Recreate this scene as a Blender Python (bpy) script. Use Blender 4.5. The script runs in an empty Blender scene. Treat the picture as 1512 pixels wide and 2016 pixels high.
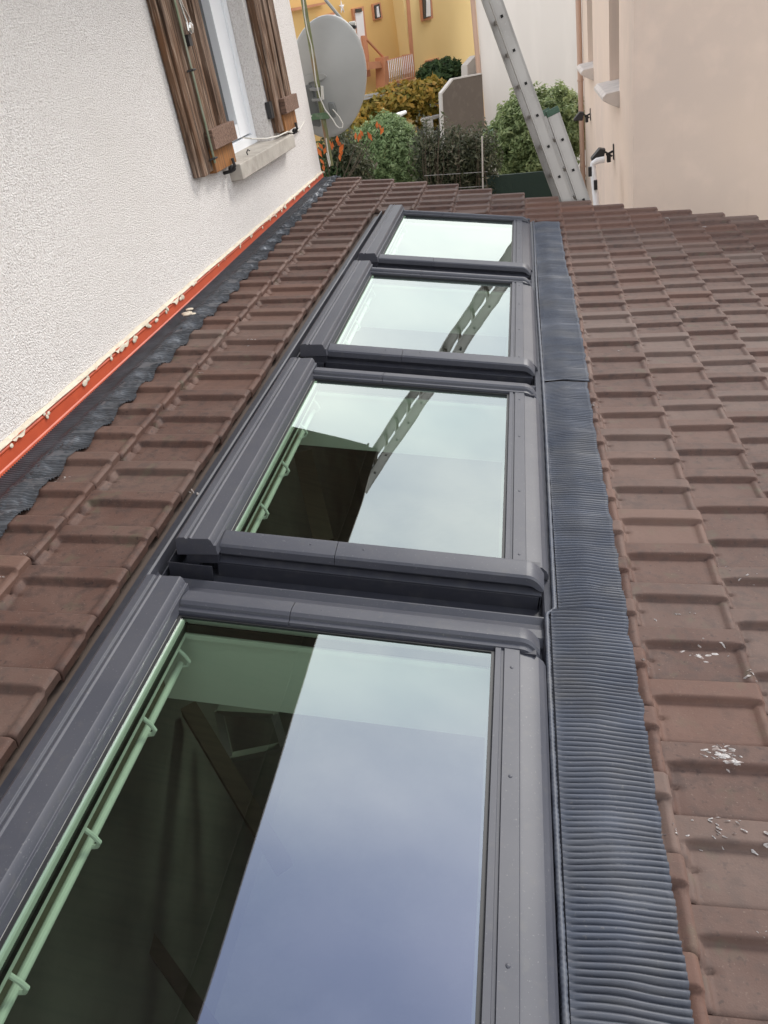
import bpy, math, random
import numpy as np
from mathutils import Vector, Matrix
random.seed(7); rng = np.random.default_rng(11)
PI = math.pi
sc = bpy.context.scene
COL = sc.collection
# ------------------------------------------------------------------ camera
CAM = np.array([1.326, -2.057, 1.089])
R = np.array([[0.9773250274537129, 0.05703912561832658, 0.20391745599947125],
              [0.14185004730812656, 0.5386303069117809, -0.8305154764089606],
              [-0.15720799849651984, 0.8406092615625986, 0.5183258768225844]])
FPX = 1568.24
cd = bpy.data.cameras.new("camera"); cam = bpy.data.objects.new("camera", cd); COL.objects.link(cam)
cd.sensor_fit = 'HORIZONTAL'; cd.sensor_width = 36; cd.lens = FPX / 1512 * 36
cd.clip_start = 0.02; cd.clip_end = 2000
cam.matrix_world = Matrix([[*R[0], CAM[0]], [*R[1], CAM[1]], [*R[2], CAM[2]], [0, 0, 0, 1]])
sc.camera = cam
# ------------------------------------------------------------------ world, sun, exposure
SUN_EL, SUN_ROT = math.radians(40), math.radians(34)
w = bpy.data.worlds.new("World"); sc.world = w; w.use_nodes = True
nt = w.node_tree; nt.nodes.clear()
out = nt.nodes.new('ShaderNodeOutputWorld'); bg = nt.nodes.new('ShaderNodeBackground')
sky = nt.nodes.new('ShaderNodeTexSky'); sky.sky_type = 'NISHITA'; sky.sun_disc = False
sky.sun_elevation = SUN_EL; sky.sun_rotation = SUN_ROT; sky.air_density = 1.2; sky.dust_density = 1.0
tc = nt.nodes.new('ShaderNodeTexCoord'); mp = nt.nodes.new('ShaderNodeMapping'); mp.inputs['Scale'].default_value = (1, 1, 2.2)
n1 = nt.nodes.new('ShaderNodeTexNoise'); n1.inputs['Scale'].default_value = 2.2; n1.inputs['Detail'].default_value = 6; n1.inputs['Roughness'].default_value = .52
cr = nt.nodes.new('ShaderNodeValToRGB'); cr.color_ramp.elements[0].position = .36; cr.color_ramp.elements[1].position = .62
cr.color_ramp.elements[0].color = (.0, .0, .0, 1); cr.color_ramp.elements[1].color = (.42, .42, .42, 1)
n2 = nt.nodes.new('ShaderNodeTexNoise'); n2.inputs['Scale'].default_value = 3.1; n2.inputs['Detail'].default_value = 5
cc = nt.nodes.new('ShaderNodeValToRGB')
cc.color_ramp.elements[0].position = .3; cc.color_ramp.elements[0].color = (7.6, 8.1, 9.0, 1)
cc.color_ramp.elements[1].position = .68; cc.color_ramp.elements[1].color = (12.0, 12.0, 11.8, 1)
# low cloud deck brighter towards the horizon, thinner overhead
sx = nt.nodes.new('ShaderNodeSeparateXYZ')
mr = nt.nodes.new('ShaderNodeMapRange'); mr.inputs[1].default_value = .70; mr.inputs[2].default_value = .99; mr.inputs[3].default_value = 1.0; mr.inputs[4].default_value = .0
mx0 = nt.nodes.new('ShaderNodeMath'); mx0.operation = 'MAXIMUM'
mixc = nt.nodes.new('ShaderNodeMix'); mixc.data_type = 'RGBA'
L = nt.links.new
L(tc.outputs['Generated'], mp.inputs[0]); L(mp.outputs[0], n1.inputs['Vector']); L(mp.outputs[0], n2.inputs['Vector'])
L(n1.outputs['Fac'], cr.inputs[0]); L(n2.outputs['Fac'], cc.inputs[0])
L(tc.outputs['Generated'], sx.inputs[0]); L(sx.outputs['Z'], mr.inputs[0])
L(cr.outputs[0], mx0.inputs[0]); L(mr.outputs[0], mx0.inputs[1])
L(mx0.outputs[0], mixc.inputs['Factor']); L(sky.outputs[0], mixc.inputs['A']); L(cc.outputs[0], mixc.inputs['B'])
L(mixc.outputs['Result'], bg.inputs[0]); bg.inputs[1].default_value = .1
L(bg.outputs[0], out.inputs[0])
sd = bpy.data.lights.new("sun", 'SUN'); sd.energy = 1.45; sd.angle = math.radians(16); sd.color = (1, .96, .9)
sun = bpy.data.objects.new("sun", sd); COL.objects.link(sun)
sdir = Vector((math.sin(SUN_ROT) * math.cos(SUN_EL), math.cos(SUN_ROT) * math.cos(SUN_EL), math.sin(SUN_EL)))
sun.rotation_euler = sdir.to_track_quat('Z', 'Y').to_euler(); sun.location = (4, -4, 8)
sc.view_settings.view_transform = 'Standard'; sc.view_settings.look = 'None'
sc.view_settings.exposure = 0.95; sc.view_settings.gamma = 1
sc.render.engine = 'CYCLES'; sc.cycles.max_bounces = 10; sc.cycles.transparent_max_bounces = 16
sc.cycles.caustics_reflective = False; sc.cycles.caustics_refractive = False

# ------------------------------------------------------------------ geometry helpers
TH = 0.182; CT, ST = math.cos(TH), math.sin(TH)
def LW(P):                                   # roof metres (U down the slope, V along the wall, W off the roof) -> world
    P = np.asarray(P, float)
    return np.stack([P[..., 0] * CT + P[..., 2] * ST, P[..., 1], -P[..., 0] * ST + P[..., 2] * CT], -1)
def ray(x, y): return R @ np.array([(x - 756) / FPX, -(y - 1008) / FPX, -1])
def at(x, y, dep): r = ray(x, y); return CAM + r * (dep / r[1])
def atX(x, y, X): r = ray(x, y); return CAM + r * ((X - CAM[0]) / r[0])
def onp(x, y, P0, n): r = ray(x, y); return CAM + r * (np.dot(P0 - CAM, n) / np.dot(r, n))

def newobj(name, verts, faces, mat=None, parent=None, smooth=False):
    me = bpy.data.meshes.new(name); me.from_pydata([tuple(v) for v in verts], [], [tuple(f) for f in faces]); me.update()
    o = bpy.data.objects.new(name, me); COL.objects.link(o)
    if mat: me.materials.append(mat)
    if parent: o.parent = parent
    if smooth: me.polygons.foreach_set('use_smooth', [True] * len(me.polygons))
    return o
def npmesh(name, V, F, mat, parent=None, smooth=True, attr=None):   # V (n,3), F (m,4)
    me = bpy.data.meshes.new(name); V = np.asarray(V, np.float32); F = np.asarray(F, np.int32)
    me.vertices.add(len(V)); me.vertices.foreach_set('co', V.ravel())
    me.loops.add(F.size); me.loops.foreach_set('vertex_index', F.ravel())
    me.polygons.add(len(F)); me.polygons.foreach_set('loop_start', np.arange(0, F.size, F.shape[1], dtype=np.int32))
    me.polygons.foreach_set('loop_total', np.full(len(F), F.shape[1], np.int32))
    me.polygons.foreach_set('use_smooth', np.full(len(F), smooth))
    me.update(calc_edges=True)
    if attr is not None:
        for k, a in attr.items():
            at_ = me.attributes.new(k, 'FLOAT', 'POINT'); at_.data.foreach_set('value', np.asarray(a, np.float32))
    o = bpy.data.objects.new(name, me); COL.objects.link(o); me.materials.append(mat)
    if parent: o.parent = parent
    return o
class MB:
    def __init__(s, f=None): s.v = []; s.f = []; s.m = f
    def add(s, vs, fs):
        b = len(s.v); s.v += [tuple(map(float, v)) for v in vs]; s.f += [tuple(i + b for i in f) for f in fs]; return s
    def box(s, x0, x1, y0, y1, z0, z1):
        return s.add([(x, y, z) for x in (x0, x1) for y in (y0, y1) for z in (z0, z1)],
                     [(0, 1, 3, 2), (4, 6, 7, 5), (0, 4, 5, 1), (2, 3, 7, 6), (0, 2, 6, 4), (1, 5, 7, 3)])
    def hexa(s, a, b):                        # two quads of 4 points each
        return s.add(list(a) + list(b), [(3, 2, 1, 0), (4, 5, 6, 7), (0, 1, 5, 4), (1, 2, 6, 5), (2, 3, 7, 6), (3, 0, 4, 7)])
    def slab(s, pts, off):                    # polygon with thickness
        n = len(pts); pts = [np.array(p, float) for p in pts]; q = [p + np.array(off) for p in pts]
        return s.add(pts + q, [tuple(range(n))[::-1], tuple(range(n, 2 * n))] + [(i, (i + 1) % n, (i + 1) % n + n, i + n) for i in range(n)])
    def beam(s, a, b, wx, wy, up=(0, 0, 1)):
        a = Vector(a); b = Vector(b); d = (b - a).normalized(); u = Vector(up)
        if abs(d.dot(u)) > .98: u = Vector((0, 1, 0))
        x = d.cross(u).normalized(); y = x.cross(d)
        c = [(-1, -1), (1, -1), (1, 1), (-1, 1)]
        return s.hexa([a + x * (i * wx / 2) + y * (j * wy / 2) for i, j in c], [b + x * (i * wx / 2) + y * (j * wy / 2) for i, j in c])
    def cyl(s, a, b, r, n=12, r2=None): return s.tube([a, b], r, n, r2)
    def tube(s, pts, r, n=8, r2=None):
        pts = [Vector(p) for p in pts]; k = len(pts); vs = []; prev = None
        for i, p in enumerate(pts):
            d = (pts[min(i + 1, k - 1)] - pts[max(i - 1, 0)]).normalized()
            u = prev if prev is not None else (Vector((0, 0, 1)) if abs(d.z) < .9 else Vector((1, 0, 0)))
            x = (u - d * u.dot(d)).normalized(); prev = x; y = d.cross(x)
            rr = r if r2 is None else r + (r2 - r) * i / (k - 1)
            vs += [p + (x * math.cos(2 * PI * j / n) + y * math.sin(2 * PI * j / n)) * rr for j in range(n)]
        fs = [(i * n + j, i * n + (j + 1) % n, (i + 1) * n + (j + 1) % n, (i + 1) * n + j) for i in range(k - 1) for j in range(n)]
        fs += [tuple(range(n))[::-1], tuple(range((k - 1) * n, k * n))]
        return s.add(vs, fs)
    def sphere(s, c, r, n=8, m=6, sc_=(1, 1, 1)):
        vs = []; c = Vector(c)
        for i in range(m + 1):
            t = PI * i / m
            for j in range(n):
                p = 2 * PI * j / n; vs.append((c.x + r * sc_[0] * math.sin(t) * math.cos(p), c.y + r * sc_[1] * math.sin(t) * math.sin(p), c.z + r * sc_[2] * math.cos(t)))
        return s.add(vs, [(i * n + j, (i + 1) * n + j, (i + 1) * n + (j + 1) % n, i * n + (j + 1) % n) for i in range(m) for j in range(n)])
    def extr(s, prof, a, b, axis):            # closed profile of 2D points extruded; axis 'U': prof=(V,W); axis 'V': prof=(U,W)
        n = len(prof)
        f = (lambda p, t: (t, p[0], p[1])) if axis == 'U' else (lambda p, t: (p[0], t, p[1]))
        return s.add([f(p, a) for p in prof] + [f(p, b) for p in prof],
                     [tuple(range(n))[::-1], tuple(range(n, 2 * n))] + [(i, (i + 1) % n, (i + 1) % n + n, i + n) for i in range(n)])
    def build(s, name, mat, parent=None, smooth=False, bevel=0):
        vs = s.v if s.m is None else s.m(np.array(s.v))
        o = newobj(name, vs, s.f, mat, parent)
        import bmesh
        bm = bmesh.new(); bm.from_mesh(o.data); bmesh.ops.recalc_face_normals(bm, faces=bm.faces)
        bm.to_mesh(o.data); bm.free()
        if smooth:
            o.data.polygons.foreach_set('use_smooth', [True] * len(o.data.polygons))
            try: o.data.set_sharp_from_angle(angle=math.radians(17))
            except Exception: pass
        if bevel:
            b = o.modifiers.new('b', 'BEVEL'); b.width = bevel; b.segments = 2; b.limit_method = 'ANGLE'; b.angle_limit = math.radians(35)
            o.data.polygons.foreach_set('use_smooth', [True] * len(o.data.polygons)); b.harden_normals = True
        return o
def tag(o, label=None, cat=None, group=None, kind=None):
    if label: o['label'] = label
    if cat: o['category'] = cat
    if group: o['group'] = group
    if kind: o['kind'] = kind
    return o
def thing(name, label, cat, loc=(0, 0, 0), group=None):
    o = bpy.data.objects.new(name, None); COL.objects.link(o); o.empty_display_size = .1
    return tag(o, label, cat, group)

# ------------------------------------------------------------------ materials
def mat(name, col, rough=.7, metal=0, spec=.5, var=None, bump=None, noise=None, attr=None, spots=None, coat=0, extra=None):
    """var: (scale, colour2, detail) mixed by noise; bump: list of (scale, strength, distance, kind)"""
    m = bpy.data.materials.new(name); m.use_nodes = True; t = m.node_tree; b = t.nodes['Principled BSDF']
    b.inputs['Roughness'].default_value = rough; b.inputs['Metallic'].default_value = metal
    b.inputs['Specular IOR Level'].default_value = spec; b.inputs['Coat Weight'].default_value = coat
    g = t.nodes.new('ShaderNodeNewGeometry'); pos = g.outputs['Position']
    c = t.nodes.new('ShaderNodeRGB'); c.outputs[0].default_value = (*col, 1); cur = c.outputs[0]
    def mixin(cur, col2, fac):
        x = t.nodes.new('ShaderNodeMix'); x.data_type = 'RGBA'; t.links.new(fac, x.inputs['Factor']); t.links.new(cur, x.inputs['A']); x.inputs['B'].default_value = (*col2, 1); return x.outputs['Result']
    for (scale, c2, lo, hi, det) in (var or []):
        n = t.nodes.new('ShaderNodeTexNoise'); n.inputs['Detail'].default_value = det
        if isinstance(scale, tuple):
            mpn = t.nodes.new('ShaderNodeMapping'); mpn.inputs['Scale'].default_value = scale; t.links.new(pos, mpn.inputs[0]); t.links.new(mpn.outputs[0], n.inputs['Vector']); n.inputs['Scale'].default_value = 1
        else: t.links.new(pos, n.inputs['Vector']); n.inputs['Scale'].default_value = scale
        r_ = t.nodes.new('ShaderNodeMapRange'); r_.inputs[1].default_value = lo; r_.inputs[2].default_value = hi
        t.links.new(n.outputs['Fac'], r_.inputs[0]); cur = mixin(cur, c2, r_.outputs[0])
    if attr:
        for (an, c2, amt) in attr:
            a = t.nodes.new('ShaderNodeAttribute'); a.attribute_name = an
            mu = t.nodes.new('ShaderNodeMath'); mu.operation = 'MULTIPLY'; mu.inputs[1].default_value = amt; mu.use_clamp = True
            t.links.new(a.outputs['Fac'], mu.inputs[0]); cur = mixin(cur, c2, mu.outputs[0])
    t.links.new(cur, b.inputs['Base Color'])
    prev = None
    for (scale, st, dist, kind) in (bump or []):
        n = t.nodes.new('ShaderNodeTexVoronoi' if kind == 'v' else 'ShaderNodeTexNoise')
        if kind != 'v': n.inputs['Detail'].default_value = 4
        if isinstance(scale, tuple):
            mpn = t.nodes.new('ShaderNodeMapping'); mpn.inputs['Scale'].default_value = scale; t.links.new(pos, mpn.inputs[0]); t.links.new(mpn.outputs[0], n.inputs['Vector']); n.inputs['Scale'].default_value = 1
        else: t.links.new(pos, n.inputs['Vector']); n.inputs['Scale'].default_value = scale
        bu = t.nodes.new('ShaderNodeBump'); bu.inputs['Strength'].default_value = st; bu.inputs['Distance'].default_value = dist
        t.links.new(n.outputs[0], bu.inputs['Height'])
        if prev: t.links.new(prev, bu.inputs['Normal'])
        prev = bu.outputs[0]
    if prev: t.links.new(prev, b.inputs['Normal'])
    return m
M = {}
M['roughcast'] = mat('white_roughcast', (.83, .79, .76), .95, spec=.2, var=[(120, (.58, .52, .49), .47, .72, 3), (1.3, (.76, .715, .68), .45, .75, 4)], bump=[(150, 1.0, .012, 'n'), (320, .6, .004, 'n')])
M['tile'] = mat('brown_clay_tile', (.088, .046, .035), .70, spec=.3,
    var=[(7, (.112, .066, .052), .38, .68, 6), (28, (.060, .036, .030), .48, .70, 8), (16, (.085, .068, .046), .60, .74, 7), (190, (.17, .12, .095), .63, .80, 3), (75, (.05, .03, .026), .62, .72, 4)],
    attr=[('pale', (.17, .125, .105), .5), ('warm', (.165, .085, .06), .4)], bump=[(260, .4, .001, 'n'), (60, .3, .0025, 'n'), (14, .25, .005, 'n')])
M['anthracite'] = mat('anthracite_metal', (.046, .048, .062), .5, spec=.5, var=[(7, (.058, .059, .072), .35, .7, 4), (210, (.12, .12, .125), .66, .76, 2), (38, (.062, .062, .070), .56, .75, 6)], bump=[(6, .08, .004, 'n')])
M['dark_metal'] = mat('dark_kerb_metal', (.030, .031, .041), .45, spec=.45, var=[(30, (.045, .045, .052), .5, .75, 4)])
M['apron'] = mat('pleated_lead_apron', (.064, .074, .10), .55, spec=.5, var=[(8, (.088, .09, .10), .4, .7, 5), ((3, 60, 3), (.05, .056, .075), .45, .75, 4), (150, (.12, .12, .125), .64, .8, 2)], attr=[('pale', (.30, .31, .32), .6)])
M['lead'] = mat('dark_pleated_flashing', (.040, .044, .052), .42, spec=.55, var=[(12, (.062, .068, .08), .4, .7, 5)], attr=[('pale', (.20, .22, .25), .9)])
M['orange'] = mat('orange_painted_bar', (.46, .072, .026), .5, var=[(14, (.40, .06, .022), .4, .7, 5), (60, (.6, .25, .17), .68, .8, 4)])
M['cream'] = mat('cream_sealant', (.62, .55, .44), .8, var=[(30, (.52, .45, .35), .4, .7, 4)], bump=[(120, .5, .003, 'n')])
M['splash'] = mat('white_plaster_splash', (.50, .47, .45), .9, var=[(70, (.25, .20, .18), .46, .6, 4)], bump=[(200, .5, .002, 'n')])
M['black'] = mat('black_rubber', (.012, .012, .013), .45)
M['wood'] = mat('weathered_brown_wood', (.15, .085, .052), .85, spec=.2, var=[((9, 9, 1.4), (.24, .17, .13), .44, .62, 6), ((70, 70, 2.4), (.055, .034, .024), .46, .62, 7), ((130, 130, 6), (.38, .28, .21), .55, .68, 6), ((26, 26, 3), (.17, .085, .045), .62, .74, 4)], bump=[((160, 160, 5), .7, .003, 'n')])
M['wood_orange'] = mat('varnished_orange_wood', (.30, .125, .035), .6, spec=.35, var=[((70, 70, 3), (.16, .07, .028), .42, .64, 6), ((120, 120, 4), (.42, .25, .12), .6, .75, 5)], bump=[((160, 160, 5), .5, .003, 'n')])
M['wood_grey'] = mat('greyed_batten_wood', (.22, .135, .10), .85, spec=.2, var=[((8, 90, 90), (.12, .075, .055), .42, .62, 6), ((10, 120, 120), (.36, .26, .21), .6, .74, 5)], bump=[((8, 150, 150), .6, .003, 'n')])
M['pvc'] = mat('white_window_plastic', (.80, .81, .83), .35)
M['concrete'] = mat('sill_concrete', (.44, .40, .35), .9, var=[(11, (.33, .29, .25), .42, .7, 6), (60, (.55, .51, .46), .6, .8, 4)], bump=[(90, .5, .004, 'n')])
M['iron'] = mat('black_iron', (.02, .018, .018), .6)
M['chrome'] = mat('shiny_metal_handle', (.62, .60, .57), .25, metal=.9)
M['rod'] = mat('green_tarnished_rod', (.20, .23, .15), .45, metal=.5, var=[((30, 30, 6), (.34, .34, .28), .45, .7, 4)])
M['mast'] = mat('rusty_green_mast', (.16, .17, .075), .5, metal=.4, var=[((10, 10, 2.4), (.30, .17, .10), .46, .6, 4), ((60, 60, 8), (.34, .33, .24), .55, .75, 4)])
M['dish'] = mat('grey_dish_enamel', (.40, .395, .375), .5, var=[(3, (.35, .345, .33), .4, .7, 4)])
M['galv'] = mat('galvanised_bracket', (.30, .30, .29), .45, metal=.5)
M['greenp'] = mat('green_painted_clamp', (.10, .17, .09), .6, var=[(30, (.2, .24, .17), .5, .7, 4)])
M['grey_plastic'] = mat('grey_plastic', (.14, .145, .14), .5)
M['cable'] = mat('white_cable', (.66, .63, .57), .6)
M['alu'] = mat('dull_aluminium', (.40, .375, .35), .45, metal=.4, var=[((5, 5, 3), (.31, .29, .27), .4, .7, 6), (60, (.4, .38, .35), .6, .8, 4)])
M['rung_shade'] = mat('rung_shade_black', (.012, .011, .010), .9)  # black standing in for the shade inside the rung tubes
M['beige'] = mat('beige_render', (.77, .605, .49), .95, spec=.15, var=[(.55, (.66, .53, .45), .35, .7, 5), (3.2, (.76, .60, .50), .5, .75, 5), ((14, 14, .8), (.68, .53, .445), .6, .8, 3)], bump=[(160, .35, .003, 'n')])
M['beige_dark'] = mat('beige_sill', (.60, .53, .48), .8, var=[(8, (.5, .44, .40), .4, .7, 4)])
M['pipe'] = mat('beige_downpipe', (.52, .34, .25), .5, var=[((20, 20, 1), (.44, .29, .22), .4, .7, 4)])
M['white_wall'] = mat('off_white_render', (.74, .69, .64), .95, spec=.15, var=[(.5, (.70, .655, .61), .35, .7, 5), ((3, 3, .5), (.77, .72, .67), .5, .75, 4)])
M['yellow'] = mat('yellow_render', (.74, .555, .27), .95, spec=.15, var=[(.6, (.70, .52, .25), .4, .7, 4)])
M['yellow_shaded'] = mat('shaded_ochre_render', (.66, .43, .17), .95, spec=.15, var=[(.6, (.62, .40, .16), .4, .7, 4)])  # ochre tone with the recessed block's shade put into the colour
M['salmon'] = mat('salmon_trim', (.52, .23, .12), .85, var=[(4, (.46, .2, .1), .4, .7, 4)])
M['white_paint'] = mat('white_paint', (.74, .72, .72), .5)
M['glass_dark'] = mat('dark_window_glass', (.03, .032, .035), .08, spec=.8)
M['grey_brown'] = mat('grey_brown_render', (.15, .122, .10), .95, spec=.15, var=[(.9, (.13, .105, .088), .35, .7, 5), (8, (.17, .14, .115), .55, .8, 4)])
M['coping'] = mat('pale_coping', (.50, .46, .42), .85)
M['green_cloth'] = mat('green_tarpaulin', (.045, .095, .06), .6, bump=[(9, .6, .03, 'n')])
M['dark_screen'] = mat('dark_green_screen', (.012, .028, .020), .8, bump=[(30, .5, .01, 'n')])
M['ground'] = mat('garden_soil', (.085, .07, .05), .95, var=[(1.2, (.05, .07, .03), .4, .65, 6)])
M['paving'] = mat('pale_yard_paving', (.3, .27, .24), .9, var=[(2, (.24, .22, .2), .4, .7, 5)])
M['bark'] = mat('bark', (.09, .065, .045), .9, bump=[((20, 20, 4), .8, .02, 'n')])
M['fence'] = mat('grey_rail_paint', (.34, .33, .32), .6)
M['inner_white'] = mat('white_lining', (.80, .80, .78), .6)
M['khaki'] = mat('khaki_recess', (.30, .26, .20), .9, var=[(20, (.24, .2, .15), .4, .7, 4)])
M['inner_wall'] = mat('brown_room_wall', (.22, .205, .195), .9, var=[(3, (.15, .14, .135), .4, .7, 5)])
M['floor_in'] = mat('brown_room_floor', (.22, .20, .19), .8, var=[(4, (.30, .28, .26), .45, .7, 6)])
M['beam'] = mat('dark_timber_beam', (.085, .06, .048), .8)
M['soffit'] = mat('brown_boarded_soffit', (.10, .07, .05), .8, var=[((2, 30, 2), (.06, .04, .03), .45, .65, 4)])
M['zinc'] = mat('zinc_gutter', (.25, .25, .25), .5, metal=.5)
M['skin'] = mat('skin', (.42, .22, .15), .6)
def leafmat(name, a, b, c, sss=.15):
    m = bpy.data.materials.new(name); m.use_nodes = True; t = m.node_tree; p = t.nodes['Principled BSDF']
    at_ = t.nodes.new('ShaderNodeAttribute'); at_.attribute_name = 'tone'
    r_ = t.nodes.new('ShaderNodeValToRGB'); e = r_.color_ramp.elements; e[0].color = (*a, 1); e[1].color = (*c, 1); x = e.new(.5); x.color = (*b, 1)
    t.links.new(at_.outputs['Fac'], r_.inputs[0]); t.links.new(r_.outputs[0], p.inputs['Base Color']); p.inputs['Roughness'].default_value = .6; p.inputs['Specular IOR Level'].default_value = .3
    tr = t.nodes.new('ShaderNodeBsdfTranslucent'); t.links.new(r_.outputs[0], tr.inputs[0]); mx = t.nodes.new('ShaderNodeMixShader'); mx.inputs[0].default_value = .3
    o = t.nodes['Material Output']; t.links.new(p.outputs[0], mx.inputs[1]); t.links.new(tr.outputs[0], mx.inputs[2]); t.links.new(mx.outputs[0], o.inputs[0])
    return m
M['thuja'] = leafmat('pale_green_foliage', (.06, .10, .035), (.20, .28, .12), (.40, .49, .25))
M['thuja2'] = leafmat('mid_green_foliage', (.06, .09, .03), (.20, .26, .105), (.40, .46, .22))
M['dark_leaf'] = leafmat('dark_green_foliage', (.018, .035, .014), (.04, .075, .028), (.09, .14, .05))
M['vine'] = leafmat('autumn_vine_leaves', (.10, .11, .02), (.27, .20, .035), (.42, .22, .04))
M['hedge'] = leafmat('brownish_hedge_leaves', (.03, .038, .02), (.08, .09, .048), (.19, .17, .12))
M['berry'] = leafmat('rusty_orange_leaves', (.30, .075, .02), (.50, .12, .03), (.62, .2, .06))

def glassmat(name, wave=.13):
    """coated double glazing: tinted see-through plus an angle-dependent mirror"""
    m = bpy.data.materials.new(name); m.use_nodes = True; t = m.node_tree; t.nodes.clear()
    o = t.nodes.new('ShaderNodeOutputMaterial'); tr = t.nodes.new('ShaderNodeBsdfTransparent'); gl = t.nodes.new('ShaderNodeBsdfGlossy')
    tr.inputs[0].default_value = (.66, .80, .67, 1); gl.inputs['Roughness'].default_value = .012; gl.inputs[0].default_value = (.95, .98, .97, 1)
    g = t.nodes.new('ShaderNodeNewGeometry'); n = t.nodes.new('ShaderNodeTexNoise'); n.inputs['Scale'].default_value = 3.2; n.inputs['Detail'].default_value = .5
    bu = t.nodes.new('ShaderNodeBump'); bu.inputs['Strength'].default_value = wave; bu.inputs['Distance'].default_value = .006
    t.links.new(g.outputs['Position'], n.inputs['Vector']); t.links.new(n.outputs['Fac'], bu.inputs['Height']); t.links.new(bu.outputs[0], gl.inputs['Normal'])
    lw = t.nodes.new('ShaderNodeLayerWeight'); lw.inputs['Blend'].default_value = .5     # facing = 1-cos
    pw = t.nodes.new('ShaderNodeMath'); pw.operation = 'POWER'; pw.inputs[1].default_value = 2.0; t.links.new(lw.outputs['Facing'], pw.inputs[0])
    mr_ = t.nodes.new('ShaderNodeMapRange'); mr_.inputs[3].default_value = .28; mr_.inputs[4].default_value = .57; t.links.new(pw.outputs[0], mr_.inputs[0])
    rc = t.nodes.new('ShaderNodeValToRGB'); rc.color_ramp.elements[0].position = .12; rc.color_ramp.elements[0].color = (.74, .79, 1, 1); rc.color_ramp.elements[1].position = .34; rc.color_ramp.elements[1].color = (.90, .97, .93, 1)
    t.links.new(lw.outputs['Facing'], rc.inputs[0]); t.links.new(rc.outputs[0], gl.inputs[0])
    mx = t.nodes.new('ShaderNodeMixShader'); t.links.new(mr_.outputs[0], mx.inputs[0]); t.links.new(tr.outputs[0], mx.inputs[1]); t.links.new(gl.outputs[0], mx.inputs[2])
    t.links.new(mx.outputs[0], o.inputs[0]); return m
M['glass'] = glassmat('coated_roof_glass')

def snoise(x, y, seed=0, oct=3):            # cheap smooth pseudo-noise, about -1..1
    r = np.random.default_rng(seed); s = np.zeros_like(np.asarray(x, float) + np.asarray(y, float)); a = 1; tot = 0
    for o in range(oct):
        for k in range(4):
            th = r.uniform(0, 2 * PI); f = (1.0 + .6 * r.random()) * 2 ** o; p = r.uniform(0, 6.3)
            s = s + a * np.sin(f * (x * math.cos(th) + y * math.sin(th)) + p)
        tot += a * 2.2; a *= .55
    return s / tot

# ================================================================== GROUND
g = MB(); g.add([(-400, -400, -3.0), (400, -400, -3.0), (400, 600, -3.0), (-400, 600, -3.0)], [(0, 1, 2, 3)])
tag(g.build('ground', M['ground']), 'brown garden soil between the houses', 'ground', kind='structure')
g = MB(); g.box(-.3, 2.24, 4.9, 13, -3.05, -2.99)
tag(g.build('paved_path', M['paving']), 'paved yard beyond the annex under the ladder', 'path', kind='structure')

# ================================================================== ANNEX (tiled roof with the roof windows)
annex = thing('tiled_annex', 'low annex with a brown tiled roof holding a row of four grey roof windows', 'building')
S = 1.4
BND = [b * S for b in (-.40, -.212, -.018, .178, .367, .557, .743, .925, 1.108, 1.283, 1.450, 1.620, 1.789, 1.953, 2.118, 2.285, 2.45)]
VEND = [4.90, 4.86, 4.85, 4.80, 4.76, 4.66, 4.56, 4.50, 4.42, 4.35, 4.30, 4.27, 4.24, 4.21, 4.16, 4.12]
BND = [b - max(0, b - 1.107) * .028 for b in BND]; VEND = [v - (v + 2.057) * .016 for v in VEND]
VNEAR = -2.35
def pitch_of(u): return .1878 if u < 1.2 else .1785
def sstep(a, b, x): t = np.clip((x - a) / (b - a), 0, 1); return t * t * (3 - 2 * t)
def tile_h(s, t, lowf=.5):
    """height above the tile's resting line; s 0..1 down the slope, t 0..1 towards the far side"""
    h = .012 + .025 * s
    rc_ = .05 * np.exp(-s / .06) + (.05 * np.exp(-(1 - s) / .05) if lowf > .3 else 0)
    rib = sstep(.67, .712, t + rc_)
    low = lowf * sstep(.89, .935, s)
    up = 1 - sstep(.035, .085, s)
    rim = np.maximum(np.maximum(rib, low), up * .8)
    h = h + .0172 * rim
    h = h - .004 * sstep(.6, 1, (np.abs(s - .52) < .3) * 1.0) * np.exp(-((t - .35) / .25) ** 2) * .5   # slightly dished panel
    h = h - .010 * np.exp(-((t - .98) / .03) ** 2) * 0
    h = h - .006 * sstep(.97, 1.0, t) - .007 * (1 - sstep(0, .05, t)) - .006 * sstep(.975, 1.0, s)
    h = h - .006 * sstep(.95, 1, s) * (1 - sstep(0, .06, t))
    h = h - .005 * sstep(.95, 1, s) * sstep(.95, 1, t)
    # wedge-shaped notch under the tile above
    nt_ = np.clip(1 - s / .13, 0, 1); h = h - .012 * ((s < .13) & (np.abs(t - .40) < .06 * nt_ + .004)) * nt_ ** .3
    return h
sg = np.array([-.10, 0, .02, .04, .06, .085, .11, .13, .19, .25, .35, .48, .62, .75, .84, .88, .905, .93, .95, .97, .985, 1.0])
tg = np.array([.018, .028, .05, .10, .18, .28, .335, .37, .40, .43, .47, .55, .63, .665, .68, .695, .715, .75, .85, .93, .962, .976, .984])
SG, TG = np.meshgrid(sg, tg, indexing='ij'); ns, nn = SG.shape
Hh = tile_h(np.clip(SG, 0, 1), TG); HhR = tile_h(np.clip(SG, 0, 1), TG, .42)
q = np.arange(ns * nn).reshape(ns, nn)
Fg = np.stack([q[:-1, :-1], q[1:, :-1], q[1:, 1:], q[:-1, 1:]], -1).reshape(-1, 4)
rim_i = np.concatenate([q[:, 0], q[-1, 1:], q[::-1, -1][1:], q[0, ::-1][1:-1]])   # loop around
nb = len(rim_i)
Vs, Fs, A1, A2, base = [], [], [], [], 0
course_rows = []
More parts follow.
